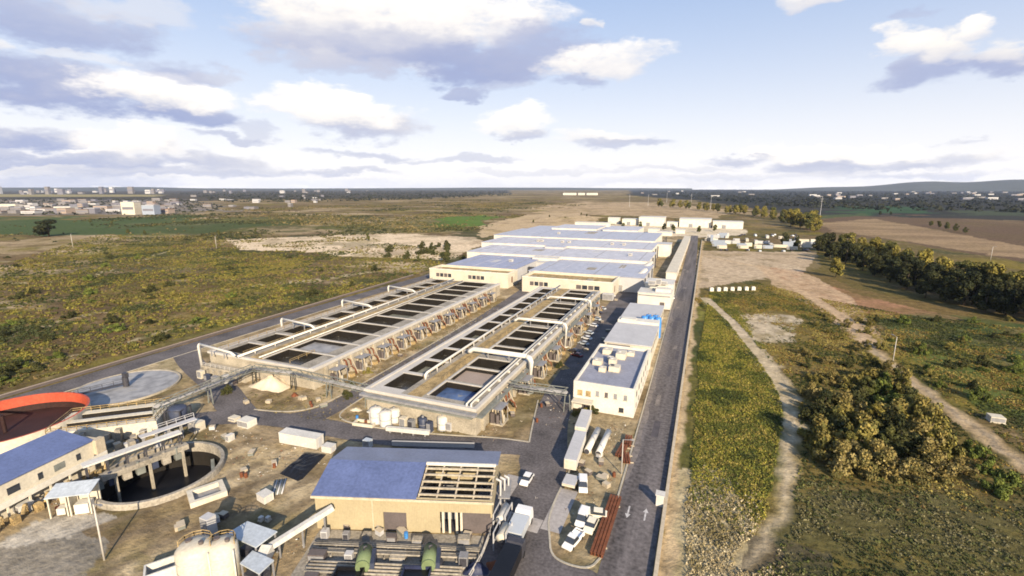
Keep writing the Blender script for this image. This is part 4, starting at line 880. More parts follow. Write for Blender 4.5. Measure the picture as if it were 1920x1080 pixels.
q = MB(); q.box(0,5.6,0,228,0,4.0); q.build('wall', M['whitewall'], t); q = MB(); q.prism([(-.3,0),(0,0),(0,0)],0,0) if False else q.box(-.25,5.85,-.25,228.2,4.0,4.3); q.build('roof', M['cream'], t)
q = MB()
for k in range(9): q.box(5.597,5.65,8+k*24,14+k*24,1.2,3.0)
q.build('shutter', M['wood'], t)
t = thing('tank_house', 'dark grey tank house at the end of the hall flank', 'building', (-40,392,0)); q = MB(); q.box(2,13,0,12,0,8); q.build('wall', M['darkblue'], t); q = MB(); q.box(1.6,13.4,-.4,12.4,8,8.4); q.build('roof', M['palroof'], t)
# yard between basins and road buildings
for px,py,w,d,h,m in ((1140,562,5,3,3,'palroof'),(1128,556,4,4,2.6,'deck'),(1158,545,5,6,3.2,'deck'),(1175,520,5,8,3,'brown'),(1190,500,4,10,3,'brown'),(1150,530,4,5,3.4,'conc')):
    cabinet(px,py,w,d,h,m,{'palroof':'pale grey','deck':'dusty concrete','brown':'brown','conc':'pale concrete'}[m]+' plant unit in the yard between hall and road buildings','plant units in the hall side yard')

# white buildings and spoil far up the road
for (x0,w_,y0,d_,h_,lab) in ((-112,22,700,20,8,'low white warehouse at the left end of the dazzling row far up the road'),(-88,34,694,30,11.5,'tall white warehouse in the dazzling row far up the road'),(-50,14,688,18,6,'small white warehouse between the tall ones of the dazzling row'),(-34,40,690,34,10.5,'broad white warehouse in the middle of the dazzling row'),(8,36,684,24,8.5,'white warehouse at the right end of the dazzling row')):
    t = thing('white_warehouse', lab, 'warehouse', (x0,y0,0)); q = MB(); q.box(0,w_,0,d_,0,h_); q.build('wall', M['whitewall'], t); q = MB(); q.box(-.4,w_+.4,-.4,d_+.4,h_,h_+.5); q.build('roof', M['white'], t)
    q = MB(); q.box(w_*.3,w_*.3+5,-.08,.01,0,4.5); q.build('door', M['grey'], t)
for px,py in ((1168,430),(1245,432),(1262,434),(1200,428),(1340,434),(1310,436)): x,y = at(px,py); plant_tree('mid' if px != 1245 else 'dark', x, y, .6, 'small tree in front of the dazzling white warehouses', 'trees before the white warehouses')
for px,py,w,h in ((1120,428,30,7),(1095,424,26,5),(1150,420,16,9),(1225,438,12,5),(1245,442,16,4),(1275,438,10,4)):
    x,y = at(px,py); t = thing('white_shed', 'small white shed between the long hall and the white warehouses', 'shed', (x,y,0), 0, 'white sheds beyond the hall'); q = MB(); q.box(-w/2,w/2,0,12,0,h); q.build('wall', M['whitewall'], t); q = MB(); q.box(-w/2-.4,w/2+.4,-.4,12.4,h,h+.4); q.build('roof', M['white'], t)

# ================================================================ WAREHOUSE IN FRONT
RZ = R(18.6); OX, OY = -52.7, 49.6
wh = thing('warehouse', 'yellow walled warehouse with blue gable roof, partly without sheets', 'warehouse', (OX,OY,0), RZ)
L_, D_, E_, G_ = 27.4, 13.4, 5.9, 7.5; RY = 6.9
q = MB(); q.box(0,10.6,0,.25,0,E_); q.box(10.6,14.2,0,.25,3.3,E_); q.box(14.2,19.4,0,.25,0,E_); q.box(19.4,L_,0,.25,3.7,E_); q.build('front_wall', M['yellow'], wh)
q = MB(); q.box(0,.25,.26,D_-.26,0,E_-.01); q.box(0,L_,D_-.25,D_,0,E_-.01); q.poly([(0.02,.26,E_-.01),(.02,D_-.26,E_-.01),(.02,RY,G_-.1)][::-1]); q.poly([(L_-.02,.26,E_-.01),(L_-.02,D_-.26,E_-.01),(L_-.02,RY,G_-.1)]); q.box(L_-.25,L_,.26,D_-.26,2.8,E_-.02); q.build('side_wall', M['yellow'], wh)
q = MB(); sl = (G_-E_)/RY
def roofpan(q, x0, x1, ya, yb, za, zb, th=.14): 
    q._add([(x0,ya,za),(x1,ya,za),(x1,yb,zb),(x0,yb,zb),(x0,ya,za+th),(x1,ya,za+th),(x1,yb,zb+th),(x0,yb,zb+th)], [(0,3,2,1),(4,5,6,7),(0,1,5,4),(1,2,6,5),(2,3,7,6),(3,0,4,7)], 0)
roofpan(q, -.35, 15.9, -.35, RY, E_-.35*sl+.02, G_); q.build('near_roof', M['blue'], wh)
q = MB(); roofpan(q, -.35, L_+.3, RY+.02, D_+.35, G_-.01, E_-.05); q.build('far_roof', M['paleblue'], wh)  # sky reflection of the far slope put into a paler blue
q = MB(); q.box(-.4,L_+.3,-.5,-.36,E_-.35,E_+.02); q.build('gutter', M['wood'], wh)
q = MB(); q.box(15.9,L_,RY-.15,RY+.15,G_-.3,G_+.2); q.build('ridge_beam', M['white'], wh)
q = MB()
for k,f in enumerate((.12,.30,.48,.68,.86)): y = RY*f; q.box(16,L_,y-.10,y+.10,E_+sl*y-.25,E_+sl*y+.05)
q.build('purlin', M['conc'], wh)
q = MB()
for x in (16.1,18.9,21.7,24.5,27.2): q.bar((x,.3,E_-.2),(x,RY,G_-.35),.22,.3)
q.build('rafter', M['wood'], wh)
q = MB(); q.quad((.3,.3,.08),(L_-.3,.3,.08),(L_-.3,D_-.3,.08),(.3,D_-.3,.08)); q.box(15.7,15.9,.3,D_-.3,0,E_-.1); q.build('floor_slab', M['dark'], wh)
q = MB(); q.box(10.65,14.15,.10,.2,0,3.28); q.build('sliding_door', M['brown'], wh)
for x in (19.7,20.7,21.8,22.5): q = MB(); q.box(x,x+.35,.05,.3,0,3.68); q.build('column', M['cream'], wh)
q = MB(); q.box(22.9,L_-.05,.3,.4,0,3.6); q.build('bay_door', M['brown'], wh)
q = MB(); q.box(8.9,9.05,-.05,-.003,0.1,E_-.4); q.build('down_pipe', M['wood'], wh)
for i,(x,y,w,d,h) in enumerate(((17.5,3,1.6,2.4,2.2),(20.2,4.2,2.0,2.2,2.6),(23.4,3,1.8,3,2.0),(25.3,8,2,3,2.6),(19,9.5,3,1.6,2.2))):
    t = thing('press_machine', 'dark press machine inside the open bay of the yellow warehouse', 'machine', (OX+x*math.cos(RZ)-y*math.sin(RZ),OY+x*math.sin(RZ)+y*math.cos(RZ),.09), RZ, 'machines inside the warehouse')
    q = MB(); q.box(-w/2,w/2,-d/2,d/2,0,h*.6); q.box(-w*.3,w*.3,-d*.3,d*.3,h*.6,h); q.build('body', M['grey'], t); q = MB(); q.lathe([(.01,h+.4),(.35,h+.4),(.35,h)],12); q.build('drum', M['dark'], t)
def loc(x, y, z=0): return (OX+x*math.cos(RZ)-y*math.sin(RZ), OY+x*math.sin(RZ)+y*math.cos(RZ), z)
t = thing('pipe_riser', 'grey pipe riser with brackets on the right gable of the yellow warehouse', 'pipe', loc(L_+.8,5.5), RZ)
q = MB()
for k in range(3): q.tube([(k*.55,k*1.4,0),(k*.55,k*1.4,5.6-.6*k),(k*.55-.7,k*1.4,6.0-.6*k)], .2, 8)
q.build('pipe', M['palroof'], t, True); q = MB(); q.box(-.3,1.6,-.6,4.4,2.8,3.0); q.build('bracket', M['grey'], t)
# yard south of the warehouse
t = thing('pipe_rack', 'long low pipe rack with grey pipes in front of the yellow warehouse', 'pipe rack', loc(.5,-3.4), RZ)
q = MB()
for k in range(6): q.tube([(1,-.45*k,.55+.12*(k%3)),(25.5,-.45*k,.55+.12*(k%3))], .11+.03*(k%2), 8)
q.build('pipe', M['deck'], t, True)
for k in range(10): q = MB(); q.box(1.5+k*2.6,1.75+k*2.6,-2.6,.3,0,.42); q.build('sleeper', M['deck'], t)
t = thing('pipe_rack', 'second pipe rack nearer the green tanks in the sludge yard', 'pipe rack', loc(.5,-7.4), RZ); q = MB()
for k in range(4): q.tube([(2,-.6*k,.7),(23.5,-.6*k,.7)], .17, 8)
q.build('pipe', M['deck'], t, True)
for k in range(8): q = MB(); q.box(2.4+k*2.8,2.7+k*2.8,-2.1,.3,0,.52); q.build('sleeper', M['dark'], t)
for k,(x,y,w,d,h,m) in enumerate(((2.2,-2,1,1,1.4,'palroof'),(5.5,-2.1,.9,.8,1.2,'grey'),(8.6,-1.9,1.2,1,1.0,'deck'),(12.5,-2.2,1.4,.8,1.1,'brown'),(16.5,-2.3,1.6,1,.9,'deck'),(23.4,-2.0,1.8,1,1.2,'deck'),(7.6,-6.2,1.1,.9,1.3,'palroof'),(3,-6.3,2.4,1.2,1.2,'brown'),(20,-6.6,2.2,.9,.8,'dark'),(17.5,-9.5,2,1.2,.9,'deck'),(3.8,-9.8,1.8,1,.8,'brown'),(24,-6.2,1.2,1.2,1.8,'grey'),(14.5,-5.8,2.2,1,.8,'conc'))):
    cabinet(0,0,w,d,h,m,{'palroof':'pale grey','grey':'grey','deck':'dusty concrete coloured','brown':'brown','dark':'dark steel','conc':'pale concrete coloured'}[m]+' pump box among the pipes in front of the yellow warehouse','pump boxes in the sludge yard',xy=loc(x,y)[:2],rz=RZ,name='pump_box')
slab('sludge_yard_floor', [loc(.6,-12.5)[:2],loc(26.2,-12.5)[:2],loc(26.2,-.3)[:2],loc(.6,-.3)[:2]], .045, M['deck'])
for k,(px,py) in enumerate(((684,1064),(806,1062))):
    x,y = at(px,py); t = thing('green_tank', ('left' if k == 0 else 'right')+' of two pale green horizontal tanks in the sludge yard', 'tank', (x,y,0), R(26 if k else 30)); t.scale = (.72,.72,.78)
    q = MB(); q.tube([(0,-2.0,1.9),(0,2.2,1.9)], 1.35, 20); q.build('shell', M['green'], t, True)
    q = MB(); q.tube([(0,-2.3,1.9),(0,-2.12,1.9),(0,-2.0,1.9)], 1.30, 20); q.build('end_cap', M['green'], t); q = MB(); q.tube([(0,2.2,1.9),(0,2.3,1.9)], 1.45, 20); q.build('end_flange', M['dark'], t)
    for yy in (-1.5,1.2): q = MB(); q.box(-1.2,1.2,yy,yy+.4,0,1.0); q.build('saddle', M['dark'], t)
    q = MB(); q.box(1.2,2.1,-1.9,2.1,0,2.2); q.build('control_panel', M['darkblue'], t)
    q = MB(); q.tube([(0,.5,3.2),(0,.5,3.8),(.6,.5,4.0)], .2, 8); q.build('vent_pipe', M['dark'], t, True)
    u = thing('skip', 'dark '+('slurry' if k == 0 else 'blue')+' skip below the '+('left' if k == 0 else 'right')+' green tank', 'skip', (x-.2,y-3.2,0), R(20))
    q = MB(); q.box(-1.9,1.9,-1.6,1.4,.15,.3); q.box(-1.9,-1.75,-1.6,1.4,.3,1.5); q.box(1.75,1.9,-1.6,1.4,.3,1.5); q.box(-1.75,1.75,-1.6,-1.45,.3,1.5); q.box(-1.75,1.75,1.25,1.4,.3,1.5); q.build('hull', M['black' if k == 0 else 'navy'], u)
    q = MB(); q.quad((-1.74,-1.44,1.0),(1.74,-1.44,1.0),(1.74,1.24,1.0),(-1.74,1.24,1.0)); q.build('load', M['black'], u); q = MB(); q.box(-1.6,-1.2,-1.2,1,0,.15); q.box(1.2,1.6,-1.2,1,0,.15); q.build('skid', M['dark'], u)
x,y = at(892,1068); t = thing('tarp_pile', 'pile under a dark blue tarpaulin beside the white railing', 'tarp', (x,y,0), R(20)); heap('cover', M['navy'], t, 2.0, 1.1, 9)
t = thing('handrail', 'white handrail curving along the right edge of the sludge yard', 'railing', (0,0,0)); q = MB()
rp = [at(930,960)+(0,), at(918,1010)+(0,), at(903,1050)+(0,), at(880,1090)+(0,)]
for zz in (.55,1.1): q.tube([(p[0],p[1],zz) for p in rp], .09, 6)
for a,b in zip(rp[:-1],rp[1:]):
    for f in (0,.33,.66): q.box(a[0]+(b[0]-a[0])*f-.05,a[0]+(b[0]-a[0])*f+.05,a[1]+(b[1]-a[1])*f-.05,a[1]+(b[1]-a[1])*f+.05,0,1.1)
q.build('railing', M['coping'], t)
# white screw duct left of the warehouse
t = thing('screw_conveyor', 'white sloping screw conveyor casing at the left corner of the yellow warehouse', 'conveyor', (-51.8,46.2,0))
q = MB(); q.bar((2.6,3.4,4.6),(-1.9,-4.6,2.4),.8,.75); q.build('casing', M['white'], t); q = MB(); q.bar((-1.9,-4.6,2.4),(-1.4,-6.2,1.8),1.5,1.5); q.bar((-1.4,-6.2,0),(-1.4,-6.2,1.9),1.2,1.2); q.build('discharge_box', M['white'], t)
for f in (.15,.5,.85): q = MB(); q.bar((2.6-4.5*f,3.4-8*f,0),(2.6-4.5*f,3.4-8*f,4.5-2.2*f),.2); q.build('leg', M['grey'], t)
# canopies
def canopy(pts, z, label):
    c = Vector((sum(p[0] for p in pts)/4, sum(p[1] for p in pts)/4)); t = thing('canopy', label, 'canopy', (c.x,c.y,0)); q = MB()
    lp = [(p[0]-c.x,p[1]-c.y) for p in pts]
    q._add([(x,y,z) for x,y in lp]+[(x,y,z+.18) for x,y in lp], [(3,2,1,0),(4,5,6,7)]+[(i,(i+1)%4,4+(i+1)%4,4+i) for i in range(4)], 0); q.build('roof', M['canopy'], t)
    for x,y in lp: q = MB(); q.box(x*.9-.09,x*.9+.09,y*.9-.09,y*.9+.09,0,z); q.build('post', M['grey'], t)
    q = MB(); q.box(-1.6,1.2,-.9,.9,0,1.3); q.build('pump_skid', M['dark'], t)
canopy([at(*p,3.4) for p in ((424,1003),(480,1028),(520,998),(464,979))], 3.4, 'pale blue white canopy roof on posts in the dirt yard')
canopy([at(*p,2.8) for p in ((450,1058),(486,1078),(514,1052),(474,1034))], 2.8, 'smaller pale canopy roof beside the white silos')
# white silos
for i,(px,py,r,h,lab) in enumerate(((375,1090,2.3,5.2,'larger white silo with hatches at the bottom edge of the yard'),(424,1080,1.9,4.8,'smaller white silo right of the larger one'))):
    x,y = at(px,py); t = thing('silo', lab, 'silo', (x,y,0))
    q = MB(); q.lathe([(r*.96,0),(r,.3),(r,h),(r*.8,h+.55),(r*.3,h+.8),(.01,h+.82)], 28); q.build('shell', M['cream'], t, True)
    q = MB(); q.lathe([(.4,h+1.0),(.4,h+.6)],12,cx=-r*.45); q.lathe([(.01,h+1.0),(.4,h+1.0)],12,cx=-r*.45); q.lathe([(.3,h+1.1),(.3,h+.6)],12,cx=r*.4,cy=.3); q.lathe([(.01,h+1.1),(.3,h+1.1)],12,cx=r*.4,cy=.3); q.build('hatch', M['brown'], t)
    q = MB(); rail(q, [(r*.9*math.cos(a),r*.9*math.sin(a)) for a in np.linspace(.4,3.6,7)], h+.2, .9, 1.2, .08); q.build('guard_rail', M['ochre'], t)
    q = MB(); q.lathe([(r+.05,h*.5),(r+.05,h*.5+.15)],28); q.lathe([(r+.05,h*.8),(r+.05,h*.8+.12)],28); q.tube([(r+.15,0,0),(r+.15,0,h)],.12,6); q.build('band', M['white'], t)
x,y = at(408,1010); cabinet(0,0,1.6,1.4,4.6,'palroof','pale steel hopper box standing behind the white silos',xy=(x,y-1.0),name='hopper_box')
xy = at(318,1074); trough((xy,(2.6,5.4),R(-34)),0,1.6,.25,'white','open white steel trough left of the white silos',name='steel_trough',inner='grey')

# ================================================================ CLARIFIERS, SEDIMENTATION, LEFT BUILDINGS
t = thing('clarifier', 'open concrete clarifier with dark water and a beam across it', 'clarifier', (-90,50,0))
q = MB(); R0 = 9.6; q.lathe([(R0+.75,-1.0),(R0+.6,.7),(R0+.5,1.0),(R0-.1,1.0)], 64); q.build('rim', M['deck'], t)
q = MB(); q.lathe([(R0-.1,1.0),(R0-.1,-.9)], 64,0); q.lathe([(R0-.1,-.9),(R0-.1,-4.6)], 64,1); q.build('inner_wall', [M['deck'],M['wet_shade']], t)  # lower wall coloured dark for the shadow inside the tank
q = MB(); q.lathe([(R0-.1,-4.0),(.01,-3.99)], 64); q.build('water', M['black'], t)
q = MB(); q.bar((-5.6,-6.6,1.9),(-2.4,6.6,1.9),1.6,1.0); q.build('bridge_beam', M['deck'], t)
for f in (.12,.5,.9): q = MB(); q.bar((-4.8+3.2*f,-6.6+13.2*f,-4.2),(-4.8+3.2*f,-6.6+13.2*f,1.5),.4); q.build('bridge_post', M['conc'], t)
q = MB(); q.bar((1.5,8.6,-1.6),(7.2,4.6,-1.6),.6,.5); q.build('scum_trough', M['greysteel'], t)
t = thing('machinery_deck', 'row of grey machinery under a white roof strip beside the clarifier', 'machinery', (-95.4,49.0,0), R(-15))
q = MB(); q.box(-.9,.9,-7.4,7.6,4.6,4.9); q.build('roof_strip', M['white'], t)
for k in range(12): y=-7+(k//2)*2.85; a = -.75 if k%2 else .55; q = MB(); q.box(a,a+.2,y,y+.2,0,4.6); q.build('post', M['dark'], t)
for k in range(7): y = -6.6+k*2.05; q = MB(); q.box(.2,1.8,y,y+1.3,0,1.3+.5*(k%3)); q.tube([(1.6,y+.3,1.2),(1.6,y+.3,2.6)],.25,8); q.build('machine', M[('greysteel','darkblue','deck')[k%3]], t)
q = MB(); q.box(-1.2,2.4,-9.6,-7.6,0,2.2); q.build('dark_plinth', M['dark'], t)
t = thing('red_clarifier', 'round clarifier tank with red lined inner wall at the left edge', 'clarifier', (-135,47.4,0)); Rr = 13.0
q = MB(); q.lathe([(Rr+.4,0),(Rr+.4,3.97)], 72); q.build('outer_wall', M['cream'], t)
q = MB(); q.lathe([(Rr+.4,3.97),(Rr,4.0),(Rr,1.7)], 72); q.build('lining', M['red'], t); q = MB(); q.lathe([(Rr,1.7),(Rr,.3)], 72); q.build('shade_band', M['maroon'], t); q = MB(); q.lathe([(Rr,.32),(.01,.33)], 72); q.build('water', M['maroon'], t)  # near rim's shadow put into the maroon of lower wall and water
q = MB(); q.bar((-Rr*.97,-2,4.15),(-2,0,4.15),.8,.2); q.tube([(-2,0,.3),(-2,0,4.05)],.35,10); q.build('scraper_bridge', M['maroon'], t)
t = thing('grey_clarifier', 'round clarifier full of pale grey water with a dark centre column', 'clarifier', (-139.6,72.6,0)); Rg = 11.6
q = MB(); q.lathe([(Rg+.4,0),(Rg+.4,.45),(Rg,.45),(Rg,.2)], 72); q.build('rim', M['conc'], t); q = MB(); q.lathe([(Rg,.3),(.01,.31)], 72); q.build('water', M['water_pale'], t)
q = MB(); q.bar((-Rg*.35,-Rg*.94,1.3),(0,0,1.3),.9,.25); rail(q,[(-Rg*.35-.4,-Rg*.94),(-.4,0)],1.4,1.0,2,.08); q.build('scraper_bridge', M['dark'], t); q = MB(); q.tube([(0,0,.5),(0,0,3.0)],.7,12); q.box(-.5,.9,-.4,.5,3.0,4.2); q.build('centre_column', M['dark'], t)
t = thing('sedimentation_basin', 'cream rectangular settling basin with dark lanes between clarifiers', 'basin', (-116.6,57.2,0), R(-50))
q = basin_body(-5.2,5.2,-9.6,9.6,3.2,[(-5.2,-3.4,1),(-3.4,-.7,1),(-.7,.7,1),(.7,3.2,1),(3.2,5.2,1)],[(-3.4,-.7,-8.4,8.0),(.7,3.2,-8.4,8.0)],2.0); q.build('basin_walls', [M['cream'],M['cream'],M['wet_shade'],M['coping'],M['ochre']], t)
for a,b in ((-3.4,-.7),(.7,3.2)): q = MB(); q.quad((a,-8.4,2.2),(b,-8.4,2.2),(b,8,2.2),(a,8,2.2)); q.build('water', M['water_blue'], t)
q = MB(); rail(q,[(-5,-9.4),(5,-9.4),(5,9.4),(-5,9.4),(-5,-9.4)],3.2,1.0,1.6,.1); q.build('handrail', M['ochre'], t)
q = MB()
for k in range(8): q.box(5.2,6.4,-8+k*2.1,-7+k*2.1,0,1+.9*(k%3))
q.build('inlet_box', M['deck'], t)
sub = at(178,838,0)
t = thing('blue_roof_building', 'cream building with blue roof and covered gallery at left edge', 'building', (-103.3,46.6,0), R(9.5)); LL = 30
q = MB(); q.box(-7.6,0,-LL,0,0,5.6); q.build('wall', M['cream'], t)
q = MB(); q._add([(-7.9,-LL,7.0),(.25,-LL,5.75),(.25,.25,5.75),(-7.9,.25,7.0),(-7.9,-LL,7.15),(.25,-LL,5.9),(.25,.25,5.9),(-7.9,.25,7.15)], [(0,3,2,1),(4,5,6,7),(0,1,5,4),(1,2,6,5),(2,3,7,6),(3,0,4,7)], 0); q.build('roof', M['blue'], t)
q = MB(); q.box(-7.6,-7.4,-LL,0,5.6,6.95); q.prism([(0,0)],0,0) if False else None; q.poly([(-7.4,-.02,5.6),(-.02,-.02,5.6),(-.02,-.02,5.75),(-7.4,-.02,6.9)][::-1]); q.build('gable', M['cream'], t)
for k,y in enumerate((-2.2,-4.8,-8.2,-11.5,-14.5,-17.5)):
    q = MB(); q.box(-.003,.05,y-1.7 if k in (1,3) else y-.7,y,3.4,4.6); q.build('window', M['glass' if k != 1 else 'greysteel'], t)
q = MB(); q.box(0,1.6,-LL,1.2,2.4,2.65); q.box(1.45,1.6,-LL,1.2,2.65,3.4); q.build('gallery', M['whitewall'], t)
for k in range(9): y = .8-k*3.0; q = MB(); q.box(1.3,1.55,y-.25,y,0,2.4); q.build('gallery_post', M['cream'], t)
q = MB()
for k in range(7): y = .2-k*3.2; q.tube([(2.3,y,0),(2.3,y,1.8),(3.2,y-.6,2.2),(3.8,y-1.4,1.2)],.28,8); q.box(2.6,3.6,y-2.6,y-1.6,0,1.3)
q.build('pipework', M['ochre'], t)
q = MB(); q.box(-3.4,.9,.02,1.0,3.0,5.9); q.box(-.2,.9,1.02,1.6,0,5.9); q.build('end_stair', M['wood'], t)
t = thing('open_shed', 'open shed with white lean-to roof beside the clarifier', 'shed', (-92.4,38.0,0), R(35))
q = MB(); q._add([(-3.1,-1.5,3.6),(3.1,-1.5,3.6),(3.1,1.6,4.3),(-3.1,1.6,4.3),(-3.1,-1.5,3.75),(3.1,-1.5,3.75),(3.1,1.6,4.45),(-3.1,1.6,4.45)], [(0,3,2,1),(4,5,6,7),(0,1,5,4),(1,2,6,5),(2,3,7,6),(3,0,4,7)], 0); q.build('roof', M['canopy'], t)
q = MB(); q.box(-2.9,2.9,1.3,1.5,0,4.1); q.box(-.6,-.4,-1.2,1.3,0,3.7); q.build('wall', M['cream'], t)
for x in (-2.8,0,2.8): q = MB(); q.box(x-.1,x+.1,-1.35,-1.15,0,3.6); q.build('post', M['cream'], t)
q = MB(); q.box(.3,2.3,-1.0,.6,0,1.7); q.box(-2.4,-1.2,-.6,.6,0,1.1); q.build('pump_skid', M['whitewall'], t)
x,y = at(30,965); cabinet(0,0,2.4,2,1.6,'white','white box among the pipework at the left edge',xy=(x,y+1))
t = thing('dark_hopper', 'dark blue hopper in a steel frame beside the settling basin', 'hopper', (-106.2,64.2,0), R(20)); q = MB(); q.lathe([(1.6,1.6),(1.9,3.8),(1.5,4.3),(.01,4.4)],16); q.build('drum', M['darkblue'], t, True)
q = MB()
for a in (-1.7,1.7):
    for b in (-1.7,1.7): q.box(a-.12,a+.12,b-.12,b+.12,0,4.0)
for z in (1.5,3.9): q.bar((-1.7,-1.7,z),(1.7,-1.7,z),.15); q.bar((-1.7,1.7,z),(1.7,1.7,z),.15); q.bar((-1.7,-1.7,z),(-1.7,1.7,z),.15); q.bar((1.7,-1.7,z),(1.7,1.7,z),.15)
q.build('frame', M['dark'], t)
for px,py,w,d,h,m,lab in ((370,806,2.4,2.2,2.0,'cream','cream cabin box right of the dark hopper'),(464,798,3.2,2.4,1.6,'whitewall','pale flat box beside the cross road bend'),(432,826,1.0,1.4,1.4,'white','small white box with dark opening near the clarifier'),(440,788,2.0,1.6,.9,'cream','low cream box on the roadside beside the bend')):
    cabinet(px,py,w,d,h,m,lab,name='cabin')
t = thing('walkway', 'pale steel walkway on posts between settling basin and clarifier', 'walkway', (-100.5,58.5,0), R(-15)); q = MB(); q.box(-.8,.8,-5,5,3.1,3.3); rail(q,[(-.8,-5),(-.8,5)],3.3,1,1.6,.08); q.build('deck', M['palroof'], t)
for k in range(5): q = MB(); q.box(-.6,-.4,-4.6+2.2*k,-4.4+2.2*k,0,3.1); q.box(.4,.6,-4.6+2.2*k,-4.4+2.2*k,0,3.1); q.build('post', M['grey'], t)
for k in range(9):
    x,y = at(random.uniform(190,300), random.uniform(822,850)); cabinet(0,0,random.uniform(.8,1.8),random.uniform(.8,1.6),random.uniform(.8,2.0),random.choice(['deck','greysteel','palroof','wood']),'small plant box cluttering the strip behind the clarifier','plant boxes behind the clarifier',xy=(x,y),rz=R(-15),name='plant_box')
# loose items in the dirt yard
def place_box(px, py, dx, dy, h, rz, m, name, label, cat, wheels=False):
    x,y = at(px,py); t = thing(name, label, cat, (x,y,0), rz); z0 = .9 if wheels else .1
    q = MB(); q.box(-dx/2,dx/2,-dy/2,dy/2,z0,h); q.build('box', M[m], t)
    q = MB(); q.box(-dx/2-.05,dx/2+.05,-dy/2-.05,dy/2+.05,h,h+.1); q.build('roof', M['white' if m in ('white','cream','carwhite') else m], t)
    if wheels:
        for a in (-1,1):
            for f in (-.38,-.28,.36): q = MB(); q.tube([(a*(dx/2-.35),dy*f,.45),(a*(dx/2-.05),dy*f,.45)],.45,12); q.build('wheel', M['tyre'], t)
        q = MB(); q.box(-dx*.3,dx*.3,-dy/2,dy/2+.6,.6,.9); q.build('chassis', M['dark'], t)
    else:
        q = MB(); q.box(-dx/2+.1,-dx/2+.4,-dy/2,dy/2,0,.1); q.box(dx/2-.4,dx/2-.1,-dy/2,dy/2,0,.1); q.build('skid', M['dark'], t)
    q = MB(); q.box(-.5,.5,-dy/2-.04,-dy/2,z0+.15,min(h-.2,z0+2)); q.build('door', M['palroof'], t); return t
place_box(566,832,2.3,9.2,2.3,R(95),'white','container','long white container on the verge of the cross road','container')
place_box(617,846,1.7,2.2,1.3,R(95),'white','container','small white box at the right end of the long white container','container')
place_box(498,938,1.7,2.2,1.3,R(80),'white','container','small white box beside the black liner and pipe stack','container')
pts = [at(*p) for p in ((527,894),(545,872),(578,852),(612,853),(590,872),(560,902))]
t = thing('liner_heap', 'glossy black plastic liner spread on the dirt left of the warehouse', 'liner', (*pts[5],0)); q = MB()
def blanket(q, pts, h, n=10, seed=1):
    rng = np.random.default_rng(seed); A,B,Cc,D = [np.array(p) for p in pts]; o = len(q.v); vs = []
    for i in range(n+1):
        for j in range(n+1):
            u,v = i/n, j/n; p = (1-u)*(1-v)*A+u*(1-v)*B+u*v*Cc+(1-u)*v*D; e = min(u,1-u,v,1-v); z = h*min(1,e*6)*(.75+.4*rng.random())
            vs.append((p[0],p[1],z if e > 0 else -.02))
    q._add(vs, [(i*(n+1)+j,(i+1)*(n+1)+j,(i+1)*(n+1)+j+1,i*(n+1)+j+1) for i in range(n) for j in range(n)], 0)
px0 = pts[5]; blanket(q, [(p[0]-px0[0],p[1]-px0[1]) for p in (at(524,888),at(562,904),at(612,852),at(572,850))], .9); q.build('liner', M['black'], t)
t = thing('pipe_stack', 'stack of grey steel pipes on the dirt beside the black liner', 'pipes', (*at(522,915),0), R(38))
for k in range(6): q = MB(); q.tube([(-.9+k*.36,-2.2,.16+.02*(k%2)),(-.9+k*.36,2.2,.16+.02*(k%2))],.15,8); q.build('pipe', M['palroof' if k%2 else 'greysteel'], t, True)
for px in (490,503): x,y = at(px,976); cabinet(0,0,.6,.6,.7,'white','small white drum box behind the pale canopy roof','drum boxes behind the canopy',xy=(x,y),name='drum_box')
x,y = at(690,838); cabinet(0,0,1.6,1.2,1.7,'canopy','pale blue cabinet behind the blue warehouse roof',xy=(x,y))
q = MB(); t = thing('low_wall', 'low pale wall along the cross road behind the warehouse', 'wall', (*at(735,836),0), R(19)); q.box(0,17,0,.4,0,.9); q.build('wall_body', M['palroof'], t); q = MB(); q.box(-.05,17.05,-.05,.45,.9,1.0); q.build('cap', M['coping'], t)

def barrel_proto(m):
    t = thing('barrel', 'x', 'barrel'); q = MB(); q.lathe([(.3,0),(.3,.9),(.01,.91)],12); q.lathe([(.33,.3),(.33,.36)],12); q.lathe([(.33,.6),(.33,.66)],12); q.build('drum', M[m], t); return t
def crate_proto(m, w, d, h):
    t = thing('crate', 'x', 'crate'); q = MB(); q.box(-w/2,w/2,-d/2,d/2,.12,h); q.build('box', M[m], t); q = MB(); q.box(-w/2-.03,w/2+.03,-d/2-.03,d/2+.03,h,h+.06); q.build('lid', M['wood'], t)
    for a in (-.35,.35): q = MB(); q.box(w*a-.08,w*a+.08,-d/2,d/2,0,.12); q.build('runner', M['dark'], t)
    return t
def pallet_proto():
    t = thing('pallet_stack', 'x', 'pallets')
    for k in range(5): q = MB(); q.box(-.6,.6,-.5,.5,.15*k,.15*k+.11); q.build('pallet', M['wood'], t)
    return t
GOODS = {'rusty barrel':(barrel_proto('rust'),'rusty barrel standing'),'blue barrel':(barrel_proto('bluetank'),'blue barrel standing'),'brown crate':(crate_proto('brown',1.2,.9,.8),'brown crate lying'),'dark crate':(crate_proto('greysteel',1.7,1.0,.7),'dark grey crate lying'),'grey crate':(crate_proto('palroof',1.1,.8,.9),'light grey crate lying'),'pallets':(pallet_proto(),'stack of wooden pallets')}
GUSED = set(); CROSS = [(-118,57),(-107,66),(-99,71.2),(-90,73.8),(-80,75.4),(-66,75.6),(-50,78.4),(-38,82.0),(-29,84.2)]
